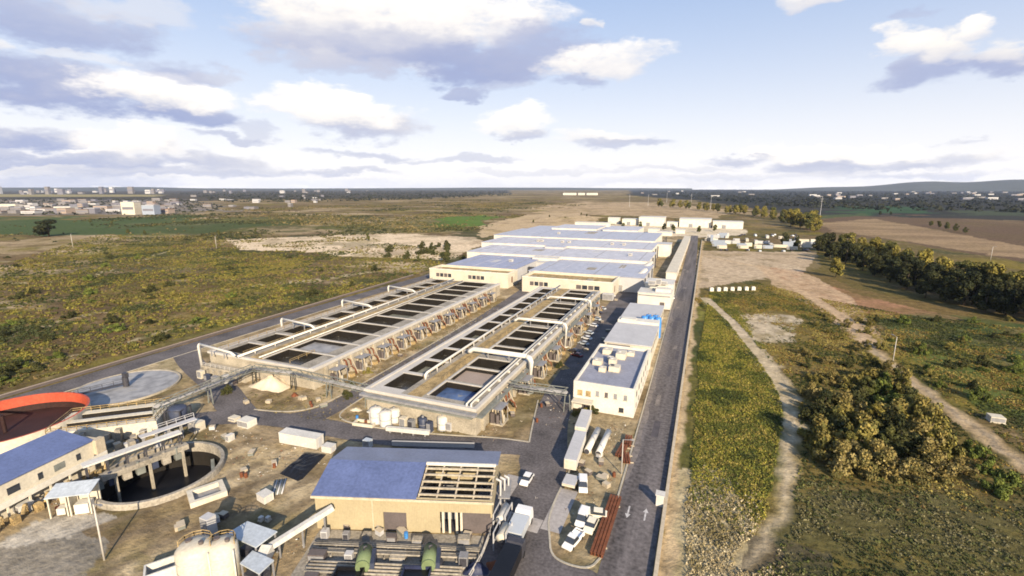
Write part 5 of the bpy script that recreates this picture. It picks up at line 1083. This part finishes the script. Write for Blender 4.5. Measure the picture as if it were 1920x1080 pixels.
def goods(kind, x, y, where, grp):
    p, lab = GOODS[kind]; rz = random.uniform(0,3)
    if kind not in GUSED: GUSED.add(kind); o = p; o.location = (x,y,.02); o.rotation_euler = (0,0,rz)
    else: o = dup(p, (x,y,.02), rz)
    props(o, lab+' '+where, None, kind+' items '+grp)
for (pxs, pys, n, where, grp) in (((385,520),(840,905),10,'on the open dirt right of the clarifier','right of the clarifier'),((600,690),(785,806),6,'on the verge left of the equipment yard','left of the equipment yard'),((440,620),(748,770),8,'on the traffic island with the sand heap','on the sand heap island'),
    ((1090,1160),(845,925),9,'on the gravel between trailers and long road','on the trailer gravel'),((930,1040),(700,800),13,'on the ground right of the right basin block','right of the right basin block'),((300,420),(965,1000),7,'on the dirt beyond the white silos','beyond the silos'),((30,150),(935,960),8,'among the pipework before the blue roofed building','at the blue roofed building'),
    ((620,780),(640,690),9,'on the strip between left basin block and street','on the left basin strip'),((1085,1175),(520,660),14,'in the yard left of the road buildings','left of the road buildings'),((610,900),(985,1010),12,'among the pipes in front of the yellow warehouse','before the yellow warehouse'),((310,440),(770,830),9,'near the bend of the cross road','at the road bend')):
    for i in range(n):
        x,y = at(random.uniform(*pxs), random.uniform(*pys))
        if math.hypot(x+90,y-50) < 12.5 or math.hypot(x+76.3,y-48.8) < 4.5 or -71.5 < x < -39 and y > 82.5 or -132 < x < -89 and y > 88 or line_dist(np.array([x]),np.array([y]),CROSS)[0] < 4.2: continue
        goods(random.choice([k for k in GOODS if k != 'blue barrel' or i == 0]), x, y, where, grp)
# ================================================================ YARD BESIDE THE LONG ROAD: TRAILERS, PIPES, BEAMS
def beam_stack(loc_, L_, rz, m, label, n=4):
    t = thing('beam_stack', label, 'beams', (*loc_,0), rz)
    for k in range(n):
        x = -.75+k*.5; q = MB(); q.box(x-.19,x+.19,-L_/2,L_/2,.2,.28); q.box(x-.05,x+.05,-L_/2,L_/2,.28,.62); q.box(x-.19,x+.19,-L_/2,L_/2,.62,.70); q.build('beam', M[m], t)
    for f in (-.35,.35): q = MB(); q.box(-1.1,1.1,L_*f,L_*f+.2,0,.2); q.build('sleeper', M['wood'], t)
beam_stack((-10.9,67.0), 14.5, R(-1), 'rust', 'long stack of rust red steel beams beside the long road')
for i,(px,py,L2) in enumerate(((1168,848,5),(1180,830,4),(1176,862,3.4))):
    beam_stack(at(px,py), L2, R(10*i-6), 'rust', ('rust brown scrap beams on the gravel near the white pipes','rust brown scrap beams nearest the white office','short rust brown scrap beams beside the lamp post')[i], 3)
for k,(x0) in enumerate((-18.4,-16.1)):
    t = thing('white_pipe', ('left','right')[k]+' of two fat white pipes lying on the gravel', 'pipe', (x0,90.4,0), R(-1))
    q = MB(); q.tube([(0,-4.8,.95),(0,4.8,.95)], .62, 18); q.build('shell', M['white'], t, True); q = MB(); q.box(-.7,.7,-3.6,-3.2,0,.45); q.box(-.7,.7,3.2,3.6,0,.45); q.build('cradle', M['wood'], t); q = MB(); q.tube([(0,-4.86,.95),(0,-4.8,.95)],.5,18); q.build('open_end', M['dark'], t)
def trailer(x, y, L_, m, label, h=3.1, rz=0, end='cream'):
    t = thing('trailer', label, 'trailer', (x,y,0), rz)
    q = MB(); q.box(-1.12,1.12,-L_/2,L_/2,.75,h); q.build('body', M[m], t); q = MB(); q.box(-1.16,1.16,-L_/2-.02,L_/2+.02,h,h+.12); q.build('roof', M['palroof'], t)
    q = MB(); q.box(-1.15,1.15,-L_/2-.05,-L_/2,.85,h-.15); q.build('end_door', M[end], t); q = MB(); q.box(-.5,.5,-L_/2+.3,L_/2+.9,.5,.75); q.build('chassis', M['dark'], t)
    for a in (-1,1):
        for f in (-.3,-.2): q = MB(); q.tube([(a*.85,L_*f,.48),(a*1.2,L_*f,.48)],.48,12); q.build('wheel', M['tyre'], t)
    q = MB(); q.box(-.6,-.45,L_*.33,L_*.33+.15,0,.75); q.box(.45,.6,L_*.33,L_*.33+.15,0,.75); q.build('stand', M['grey'], t); return t
trailer(-21.6,95.6,8.4,'white','white box trailer nearest the white office', 2.7, rz=R(4))
trailer(-20.4,84.2,11.2,'white','long white box trailer standing in the middle of the trailer row', 2.7, rz=R(4))
t = trailer(-18.9,74.8,3.0,'wood','short brown open trailer at the near end of the trailer row', 1.2)
def car(m, label, x, y, rz, group=None, kind='car', cat=None):
    t = thing({'car':'parked_car','pickup':'pickup','van':'van'}[kind], label, cat or kind, (x,y,.0), rz, group); t.scale = (.84,.84,.84)
    L_ = 4.5 if kind != 'pickup' else 5.2; w = .9; h = .95 if kind != 'van' else 1.1
    q = MB(); prof = [(-L_/2,.35),(-L_/2+.05,.75),(-L_/2+.3,h-.03),(L_/2-1.35,h),(L_/2-.15,h-.22),(L_/2,.6),(L_/2-.05,.35)]; q.prism(prof, -w, w)
    if kind == 'pickup': q.box(-w,w,-L_/2+.05,-L_/2+.12,h,h+.3); q.box(-w,-w+.08,-L_/2+.12,-.5,h,h+.3); q.box(w-.08,w,-L_/2+.12,-.5,h,h+.3)
    q.build('body', M[m], t)
    y0,y1,zt = {'car':(-L_/2+.5,L_/2-1.25,1.45),'pickup':(-.6,1.55,1.75),'van':(-L_/2+.1,L_/2-.9,2.0)}[kind]
    ins = .5 if kind != 'van' else .12
    q = MB(); a = [(-w+.04,y0,h),(w-.04,y0,h),(w-.04,y1,h),(-w+.04,y1,h),(-w+.2,y0+ins,zt),(w-.2,y0+ins,zt),(w-.2,y1-.65,zt),(-w+.2,y1-.65,zt)]
    q._add(a, [(0,1,5,4),(1,2,6,5),(2,3,7,6),(3,0,4,7)], 0); q.build('window', M['glass'], t)
    q = MB(); q.box(-w+.17,w-.17,y0+ins-.05,y1-.6,zt,zt+.06)
    if kind == 'van': q.box(-w+.02,w-.02,y0-.02,y1-1.3,h,zt-.02)
    q.build('roof', M[m], t)
    for a in (-1,1):
        for f in (-.31,.31): q = MB(); q.tube([(a*(w-.2),L_*f,.33),(a*(w+.02),L_*f,.33)],.33,12); q.build('wheel', M['tyre'], t)
        q = MB(); q.box(a*.7-.16,a*.7+.16,L_/2-.05,L_/2+.02,.62,.76); q.build('headlight', M['lamp'], t)
    return t
car('carwhite','white car parked on the works street beside the warehouse', *at(988,903), R(180), kind='car')
car('carwhite','white pickup with dark windscreen on the dirt island', *at(1075,1018), R(165), kind='pickup')
car('carwhite','white van in front of the concrete apron', *at(1092,978), R(178), kind='van')
car('carcream','cream car on the dirt island beside the rust red beams', *at(1108,990), R(175))
car('carcream','cream green car nearest the rust red beams', *at(1117,968), R(100))
car('carwhite','white van beside the short brown trailer', *at(1093,915), R(195), kind='van')
x,y = at(1237,946); t = thing('gate_kiosk', 'small white kiosk on the boundary wall of the long road', 'kiosk', (x,y,0)); q = MB(); q.box(-.6,.6,-.6,.6,0,2.0); q.build('cabin', M['white'], t); q = MB(); q.box(-.75,.75,-.75,.75,2.0,2.15); q.build('roof', M['white'], t); q = MB(); q.box(-.64,-.6,-.4,.4,1.0,1.7); q.build('window', M['glass'], t)
# truck column on the works street
def truck(x, y, rz, cab, body, label, L_=7.0, hb=2.9):
    t = thing('truck', label, 'truck', (x,y,0), rz)
    q = MB(); q.prism([(L_/2-.1,.6),(L_/2-.1,2.4),(L_/2+.35,2.75),(L_/2+1.5,2.7),(L_/2+1.85,1.6),(L_/2+1.9,.6)], -1.2, 1.2); q.build('cab', M[cab], t)
    q = MB(); q._add([(-1.05,L_/2+1.62,2.5),(1.05,L_/2+1.62,2.5),(1.05,L_/2+1.88,1.65),(-1.05,L_/2+1.88,1.65)],[(0,1,2,3)],0); q.build('windscreen', M['glass'], t)
    q = MB(); q.box(-1.25,1.25,-L_/2,L_/2-.3,1.0,hb); q.build('load_box', M[body], t); q = MB(); q.box(-.5,.5,-L_/2,L_/2+1.6,.6,1.0); q.build('chassis', M['dark'], t)
    for a in (-1,1):
        for yy in (-L_/2+1.0,-L_/2+2.1,L_/2+1.0): q = MB(); q.tube([(a*.8,yy,.5),(a*1.2,yy,.5)],.5,12); q.build('wheel', M['tyre'], t)
    return t
truck(-23.0,59.6,R(3),'carwhite','carsilver','truck with grey load box and white cab in the works street', 4.6, 2.4)
truck(-21.6,51.6,R(3),'dark','black','dark truck with black load box behind the grey and white truck', 6.6, 2.8)
# process vessels beside the warehouse
for i,(px,py,m,L2,lab) in enumerate(((943,985,'white',3.6,'white horizontal vessel in a steel frame right of the warehouse'),(943,1022,'cream',3.0,'cream horizontal vessel in a frame next to the white one'))):
    x,y = at(px,py); t = thing('process_vessel', lab, 'vessel', (x,y,0), R(5)); q = MB(); q.tube([(0,-L2/2,2.2),(0,-L2/2+.4,2.2),(0,L2/2,2.2)],.62,16); q.build('shell', M[m], t, True)
    q = MB()
    for a in (-.95,.95):
        for b in (-L2/2,L2/2): q.box(a-.08,a+.08,b-.08,b+.08,0,3.0)
        q.bar((a,-L2/2,3.0),(a,L2/2,3.0),.14); q.bar((a,-L2/2,1.4),(a,L2/2,1.4),.14)
    q.build('frame', M['palroof'], t)
x,y = at(936,1066); t = thing('scrap_heap', 'rust brown scrap heap in the bay beside the dark truck', 'heap', (x,y,0)); heap('mound', M['rust'], t, 2.0, 1.2, 5)
x,y = at(1133,1004)
def lamp_post(px, py, h, label, group=None, arm=1.4, rz=0, m='coping', r=.11, lean=0):
    x,y = at(px,py); t = thing('lamp_post', label, 'lamp post', (x,y,0), rz, group); q = MB(); q.tube([(0,0,0),(lean,0,h)], r, 8, r2=r*.6); q.build('pole', M[m], t, True)
    q = MB(); q.bar((lean,0,h),(lean+arm,0,h+.25),.1); q.box(lean+arm-.1,lean+arm+.6,-.16,.16,h+.2,h+.34); q.build('lamp_head', M['grey'], t); return t
lamp_post(196,1050,9.0,'tall pale lamp post on bare dirt at lower left', m='coping', r=.15)
lamp_post(1165,889,7.0,'pale lamp post on the gravel yard by the long road', m='coping', r=.12)
lamp_post(1672,690,9.5,'thin pale pole beside the dirt track on the meadow', m='coping', r=.13, rz=2.0)
lamp_post(1857,488,10,'pale pole at the edge of the ploughed field', m='coping', r=.2)
lamp_post(137,464,12,'pale pole near the lone round tree at left', m='coping', r=.22)
lamp_post(406,466,11,'pale pole in the scrubland left of the sand', m='coping', r=.2)
for px,py,h in ((1295,392,38),(1332,392,36),(1535,424,40),(1215,386,34),(1180,388,34),(1250,380,36)):
    x,y = at(px,py); t = thing('power_mast', 'slender pale mast rising above the far tree row', 'mast', (x,y,0), 0, 'masts above the far tree row'); q = MB(); q.tube([(0,0,0),(0,0,h)],.42,6,r2=.15); q.build('mast', M['palroof'], t); q = MB(); q.bar((-2,0,h-3),(2,0,h-3),.3); q.bar((-1.5,0,h-6),(1.5,0,h-6),.3); q.build('crossarm', M['palroof'], t)
# boundary walls
t = thing('boundary_wall', 'low sandy boundary wall along the right side of the long road', 'wall', (-2.75,20,0)); q = MB(); q.box(-.2,.2,0,500,0,.6); q.build('wall_body', M['wood'], t); q = MB(); q.box(-.28,.28,0,500,.6,.7); q.build('cap', M['wood'], t)
t = thing('boundary_wall', 'brown boundary wall along the outer road left of the works', 'wall', (-161.6,-20,0)); q = MB(); q.box(-.2,.2,0,262,0,.8); q.build('wall_body', M['brown'], t); q = MB(); q.box(-.28,.28,0,262,.8,.9); q.build('cap', M['sludge'], t)
# vehicles in the yard between right basins and road buildings
for i,(px,py,m) in enumerate(((1118,600,'carsilver'),(1112,612,'carwhite'),(1104,626,'carsilver'),(1122,588,'cardark'),(1100,636,'carwhite'),(1128,580,'carsilver'),(1094,646,'carsilver'))):
    car(m, {'carsilver':'silver','carwhite':'white','cardark':'dark'}[m]+' car parked in the works street beside the right basins', *at(px,py), R(70), 'cars parked beside the right basins')
car('carred','dark red car in the works street left of the white office', *at(1082,668), R(70)); car('cardark','black car beside the dark red car in the works street', *at(1076,660), R(70))
for i in range(3): x,y = at(1272-2*i,500+30*i); car('carwhite' if i != 1 else 'carred', ('white car parked by the long white shed','red car parked on the verge of the long road','white car parked by the stepped white building')[i], x-1.5, y, R(2))

# ================================================================ FAR YARD, TOWN, SKYLINE
crng = random.Random(4)
for i in range(38):
    px = crng.uniform(1326,1450) if i < 26 else crng.uniform(1452,1535); py = crng.choice([446,452,457,462,466]) + (2 if px > 1450 else 0); x,y = at(px,py)
    m = crng.choice(['white','cream','cream','palroof','whitewall','cablue']); L2 = crng.choice([6,8,12]); h = crng.choice([2.6,2.8,3.4,5.2]); t = thing('container', 'container in the crowded yard right of the long road', 'container', (x,y,0), crng.choice([0,0,R(90),R(10)]), 'containers in the far yard')
    q = MB(); q.box(-L2/2,L2/2,-1.25,1.25,.1,h); q.build('box', M[m], t); q = MB(); q.box(-L2/2+.2,-L2/2+1.6,-1.3,-1.25,.3,2.3); q.build('door', M['grey'], t)
for i in range(22):
    px = crng.uniform(1330,1525); py = crng.choice([441,443,470,472]); x,y = at(px,py); m = crng.choice(['carsilver','cardark','carwhite','cardark']); L2=4.5
    t = thing('parked_car', 'car parked along the edge of the crowded container yard', 'car', (x,y,0), crng.uniform(0,.4), 'cars at the container yard'); q = MB(); q.prism([(-2.2,.3),(-2.2,.9),(-1.4,1.4),(.6,1.4),(1.1,.95),(2.2,.8),(2.2,.3)],-.9,.9); q.build('body', M[m], t)
for i in range(7): x,y = at(1334+13*i,546-i*.3); t = thing('concrete_block', 'white concrete block in the row on the bare field edge', 'block', (x,y,0), crng.uniform(0,.5), 'row of white blocks on the field edge'); q = MB(); q.box(-.9,.9,-.7,.7,0,1.7); q.box(-.7,.7,-.5,.5,1.7,1.95); q.build('block', M['whitewall'], t)
x,y = at(1866,790); cabinet(0,0,2.6,2.2,1.4,'cream','cream box on the meadow beyond the dirt track',xy=(x,y),name='cabin')
def house(x, y, w, d, h, wall, roofm, rz, label, group, name='house', cat='house', gable=False):
    t = thing(name, label, cat, (x,y,0), rz, group); q = MB(); q.box(-w/2,w/2,-d/2,d/2,0,h); q.build('wall', M[wall], t); q = MB()
    if gable: q.prism([(-d/2-.3,h),(d/2+.3,h),(0,h+d*.22)], -w/2-.3, w/2+.3)
    else: q.box(-w/2-.3,w/2+.3,-d/2-.3,d/2+.3,h,h+.6)
    q.build('roof', M[roofm], t)
    q = MB(); q.box(-w*.42,w*.42,-d/2-.1,-d/2+.01,h*.4,h*.62); q.build('window_band', M['greywall'], t)
hr = random.Random(9)
for i in range(118):
    px = hr.uniform(-60,330) if i < 92 else hr.uniform(300,620); py = hr.choice([377,380,384,388,392,396,400]) - (8 if px > 330 else 0); x,y = at(px,py)
    house(x,y,hr.uniform(8,34),hr.uniform(9,20),hr.uniform(4,11),hr.choice(['plaster','plaster','greywall','palroof','sludge']),hr.choice(['greywall','palroof','roofred','plaster','greyroof']),YAW+hr.uniform(-.15,.15),'industrial building in the far estate beyond the green field','buildings of the far estate at left','estate_building','building')
for px,py,w,h,m,lab in ((248,402,26,24,'cream','tall cream block standing out in the far estate at left'),(285,402,24,18,'cablue','blue grey block right of the tall cream block'),(22,392,40,12,'cream','wide cream block at the left edge of the far estate'),(125,398,36,12,'whitewall','wide white block in the middle of the far estate')):
    x,y = at(px,py); house(x,y,w,18,h,m,'palroof',YAW,lab,None,'estate_building','building')
for i in range(58):
    px = hr.uniform(-40,330) if i < 40 else hr.uniform(330,700); Dm = hr.uniform(5200,8200); d = ray(px,352); s = Dm/math.hypot(d[0],d[1]); h = hr.choice([16,22,28,34,42,60])*(1.0 if px < 330 else .6)
    house(d[0]*s,d[1]*s,hr.uniform(18,46),24,h,hr.choice(['palroof','plaster','greywall','plaster']),'plaster',YAW,'hazy tower block on the city skyline at left','tower blocks on the skyline','tower_block','tower block')
for i in range(60):
    px = hr.uniform(1560,1960) if i < 46 else hr.uniform(1200,1560); Dm = hr.uniform(2600,7600); d = ray(px,352); s = Dm/math.hypot(d[0],d[1])
    house(d[0]*s,d[1]*s,hr.uniform(16,50),16,hr.uniform(5,11),hr.choice(['palroof','plaster','sludge','greywall']),'palroof',YAW,'pale house scattered over the dark plain at right','houses on the right plain')
for px,w in ((1068,60),(1110,50),(1090,30)): d = ray(px,352); s = 3600/math.hypot(d[0],d[1]); house(d[0]*s,d[1]*s,w*1.6,40,14,'whitewall','white',YAW,'white factory hall on the horizon above the long hall','white factory halls on the horizon','factory_hall','factory')
# blue ridge at right
def hills(name, pxs, dist, hs, depth=1600):
    q = MB(); n = len(pxs); K = 9; vs = []
    for k in range(K):
        f = k/(K-1)*2-1; prof = math.cos(f*math.pi/2)**1.3
        for px, h in zip(pxs, hs):
            d = ray(px,352); s = (dist+f*depth)/math.hypot(d[0],d[1]); vs.append((d[0]*s,d[1]*s,h*prof-2))
    q._add(vs, [(k*n+i,k*n+i+1,(k+1)*n+i+1,(k+1)*n+i) for k in range(K-1) for i in range(n-1)], 0)
    o = q.build(name, mat(name+'_scrub', (.05,.055,.04), .95, .25, .004), None, True); o['kind'] = 'structure'
PX = list(range(1380,2600,12)); hills('hills', PX, 11800, [max(4, 185*min(1,max(0,(p-1420)/330))*(.62+.5*float(vnoise(np.array([p/95.0]),np.array([.5]),3)[0]))) for p in PX])
PX = list(range(-900,1300,14)); hills('low_hills', PX, 12600, [max(3, 62*(.3+.9*float(vnoise(np.array([p/130.0]),np.array([2.5]),5)[0]))) for p in PX])

# ================================================================ CAMERA, SUN, SKY, AIR
cam = bpy.data.cameras.new('camera'); co = bpy.data.objects.new('camera', cam); COL.objects.link(co)
cam.sensor_width = 36; cam.lens = 36*FPX/1920; cam.clip_start = .5; cam.clip_end = 60000
co.location = (0,0,EYE); co.rotation_euler = (math.pi/2-PITCH, 0, YAW); scene.camera = co
SEL = R(23); SAZ = math.atan2(.64,-.77)
sdir = Vector((math.sin(SAZ)*math.cos(SEL), math.cos(SAZ)*math.cos(SEL), math.sin(SEL)))
sl_ = bpy.data.lights.new('sun','SUN'); sl_.energy = 5.0; sl_.angle = R(.5); sl_.color = (1,.83,.60)
so = bpy.data.objects.new('sun', sl_); COL.objects.link(so); so.rotation_euler = (-sdir).to_track_quat('-Z','Y').to_euler(); so.location = (80,-60,120)
w = bpy.data.worlds.new('World'); scene.world = w; w.use_nodes = True
nt = w.node_tree; N, L = nt.nodes, nt.links
for n in list(N): N.remove(n)
out = N.new('ShaderNodeOutputWorld'); bg = N.new('ShaderNodeBackground'); L.new(bg.outputs[0], out.inputs[0])
SKY = .08; bg.inputs['Strength'].default_value = SKY
sky = N.new('ShaderNodeTexSky'); sky.sky_type = 'NISHITA'; sky.sun_disc = False; sky.sun_elevation = SEL; sky.sun_rotation = SAZ
sky.altitude = 50; sky.air_density = 1.0; sky.dust_density = 1.5; sky.ozone_density = 1.5
tc = N.new('ShaderNodeTexCoord'); sx = N.new('ShaderNodeSeparateXYZ'); L.new(tc.outputs['Generated'], sx.inputs[0])
def mth(op, a, b=None, clamp=False, c=None):
    n = N.new('ShaderNodeMath'); n.operation = op
    if isinstance(clamp, bool): n.use_clamp = clamp
    else: c = clamp
    for i, v in enumerate((a,b,c)):
        if v is None: continue
        if isinstance(v, (int,float)): n.inputs[i].default_value = v
        else: L.new(v, n.inputs[i])
    return n.outputs[0]
def mixc(f, a, b):
    n = N.new('ShaderNodeMix'); n.data_type = 'RGBA'
    for i, v in ((0,f),(6,a),(7,b)):
        if isinstance(v, (int,float)): n.inputs[i].default_value = v
        elif isinstance(v, tuple): n.inputs[i].default_value = (*v,1)
        else: L.new(v, n.inputs[i])
    return n.outputs[2]
def noise(vec, sc, det, rough=.55):
    n = N.new('ShaderNodeTexNoise'); n.inputs['Scale'].default_value = sc; n.inputs['Detail'].default_value = det; n.inputs['Roughness'].default_value = rough; L.new(vec, n.inputs['Vector']); return n
AZ = mth('ARCTAN2', sx.outputs[0], sx.outputs[1]); EL = mth('ARCSINE', sx.outputs[2])
mp = N.new('ShaderNodeMapping'); mp.inputs['Scale'].default_value = (1,1,2.6); L.new(tc.outputs['Generated'], mp.inputs['Vector'])
nb = noise(mp.outputs[0], 5.2, 7, .62); sc_ = N.new('ShaderNodeSeparateColor'); L.new(nb.outputs['Color'], sc_.inputs[0])
nf = noise(mp.outputs[0], 9.5, 10, .66)
azw = mth('ADD', AZ, mth('MULTIPLY', mth('SUBTRACT', sc_.outputs[0], .5), .22)); elw = mth('ADD', EL, mth('MULTIPLY', mth('SUBTRACT', sc_.outputs[1], .5), .10))
fine = mth('SUBTRACT', nf.outputs['Fac'], .5)
u_ = 1/SKY*.52                                   # radiance unit of a cloud that reads as white
WHITE = (1.05*u_,.99*u_,.91*u_); GREY = (.29*u_,.36*u_,.62*u_)
col = mixc(1.0, sky.outputs[0], sky.outputs[0])
hz = mth('POWER', mth('SUBTRACT', 1.0, mth('MULTIPLY', mth('MAXIMUM', EL, 0.0), 1/.66, True), True), 2.7)
col = mixc(mth('MULTIPLY', hz, .95), mixc(.7, sky.outputs[0], (.31*u_,.475*u_,.81*u_)), (1.20*u_,1.13*u_,1.06*u_))
CL = [  # px, py, half width, half height, top whiteness, bottom greyness, opacity
 (90,40,190,42,.35,.95,.85),(340,130,110,16,.3,.75,.5),(250,20,110,22,.8,.3,.45),
 (60,150,150,44,.25,1,.95),(210,185,170,40,.35,1,.95),(365,222,100,22,.2,1,.9),(290,172,125,36,1.2,.15,1),(20,90,40,14,1,.3,.7),
 (40,262,130,22,.5,1,.95),(230,266,130,24,1.2,.2,.95),(150,290,70,9,1.2,.1,.9),(120,303,220,13,.4,.9,.9),(340,300,180,13,.7,.8,.9),(60,322,220,9,.9,.6,.8),(300,322,200,8,.5,.8,.75),(90,337,260,9,.4,.7,.75),(430,262,90,7,.3,.8,.7),(490,246,30,14,.3,.7,.5),(330,138,70,16,.2,.8,.6),(420,140,50,10,.5,.5,.5),(150,105,60,8,.9,.2,.4),(930,150,60,18,.5,.8,.6),(760,128,50,14,1,.3,.6),
 (650,40,170,60,1.0,.35,.95),(800,30,240,62,1.15,.25,1),(720,92,190,42,.5,.9,.95),(640,120,110,26,.55,.7,.8),(870,120,140,34,.2,.95,.9),(1000,90,130,46,.25,.85,.85),(860,172,40,10,.2,.9,.8),
 (1135,112,115,26,1.1,.35,.95),(1085,148,50,12,.2,.85,.7),(575,195,85,28,1.2,.2,1),(680,238,105,24,.75,.8,.95),(640,215,110,26,1.2,.15,.9),
 (955,232,75,28,1.2,.15,.95),(965,258,60,8,.4,.8,.7),(1130,262,80,12,1.1,.3,.75),(1165,275,85,9,.3,.75,.7),
 (1540,288,130,20,1.2,.1,.95),(1385,298,75,11,.4,.7,.8),(1530,314,105,12,.3,.65,.8),(1790,300,170,13,.7,.7,.75),(1690,282,30,14,1.2,.1,.8),
 (700,284,110,7,.3,.7,.65),(870,296,120,6,.4,.7,.6),(620,318,90,6,.5,.7,.5),(980,316,120,6,.6,.6,.45),
 (1790,126,150,32,.2,.9,.85),(1720,108,60,18,.3,.8,.7),(1880,120,70,30,.3,.9,.8),(1695,70,50,24,1.05,.4,.95),(1785,80,64,30,1.0,.45,.95),(1860,38,46,22,1.1,.35,.95),(1908,90,52,28,1.0,.45,.95),(1840,100,40,20,.9,.5,.8),
 (1500,15,45,18,1.0,.5,.8),(1555,2,50,14,1,.5,.8),(1730,24,40,9,.2,.7,.5),(1800,258,65,6,.3,.55,.5),(1118,52,14,9,1,.4,.7),
 (1000,340,700,9,1.1,.5,.5),(560,318,160,8,.6,.7,.6),(1750,325,260,8,.5,.7,.6),(1640,305,120,9,.5,.7,.7),(1880,288,60,12,1.1,.3,.7),(1250,318,150,6,.7,.6,.5),(1420,332,200,6,.7,.6,.5)]
def vm(op, a, b=None, c=None, out=0):
    n = N.new('ShaderNodeVectorMath'); n.operation = op
    for i, v in enumerate((a,b,c)):
        if v is None: continue
        if isinstance(v, tuple): n.inputs[i].default_value = v
        else: L.new(v, n.inputs[i])
    return n.outputs['Value' if out else 'Vector']
cx_ = N.new('ShaderNodeCombineXYZ')
for i, v in enumerate((azw, elw, fine)): L.new(v, cx_.inputs[i])
uv0 = uv = cx_.outputs[0]
for px,py,hw,hh,top,bot,op in CL:
    a0,e0 = azel(px,py); a1,_ = azel(px+hw,py); _,e1 = azel(px,py-hh)
    wa, we = abs(a1-a0)*1.18, abs(e1-e0)*1.25
    p = vm('MULTIPLY_ADD', uv, (1/wa,1/we,1.0), (-a0/wa,-e0/we,0.0))
    pp = vm('MULTIPLY', p, (1,1,0)); d = mth('SUBTRACT', vm('DOT_PRODUCT', p, (0,0,2.8), None, 1), vm('DOT_PRODUCT', pp, pp, None, 1))
    mr = N.new('ShaderNodeMapRange'); mr.interpolation_type = 'SMOOTHSTEP'; mr.inputs['From Min'].default_value = -1.15; mr.inputs['From Max'].default_value = -.12; mr.inputs['To Max'].default_value = op
    L.new(d, mr.inputs['Value'])
    sh = mth('ADD', vm('DOT_PRODUCT', p, (0,.55,1.4), None, 1), .5, True)
    cb = tuple(GREY[i]*bot+WHITE[i]*(1-bot) for i in range(3)); ct = tuple(GREY[i]*(1-min(top,1))+WHITE[i]*top for i in range(3))
    col = mixc(mr.outputs[0], col, mixc(sh, cb, ct))
    uv = vm('MULTIPLY_ADD', col, (1e-12,1e-12,1e-12), uv0)   # keeps the clouds evaluated one after another (the shader stack is small)
L.new(col, bg.inputs['Color'])
HAZE = True
if HAZE:
    q = MB(); q.box(-16500,16500,-16500,16500,-6,330); o = q.build('haze', [], None); o['kind'] = 'stuff'
    m = bpy.data.materials.new('air'); m.use_nodes = True; t2 = m.node_tree; t2.nodes.remove(t2.nodes['Principled BSDF'])
    v = t2.nodes.new('ShaderNodeVolumePrincipled'); v.inputs['Color'].default_value = (.58,.71,1,1); v.inputs['Density'].default_value = 2.5e-5; v.inputs['Anisotropy'].default_value = .0
    t2.links.new(v.outputs[0], t2.nodes['Material Output'].inputs['Volume']); o.data.materials.clear(); o.data.materials.append(m)
    o.visible_shadow = True
    scene.cycles.volume_bounces = 0
w.cycles.sampling_method = 'NONE'
scene.cycles.max_bounces = 4; scene.cycles.diffuse_bounces = 2; scene.cycles.glossy_bounces = 2; scene.cycles.transparent_max_bounces = 8
scene.cycles.use_denoising = True; scene.cycles.filter_width = 1.75
vs = scene.view_settings; vs.view_transform = 'Standard'; vs.look = 'None'; vs.exposure = 1.02; vs.gamma = 1.0
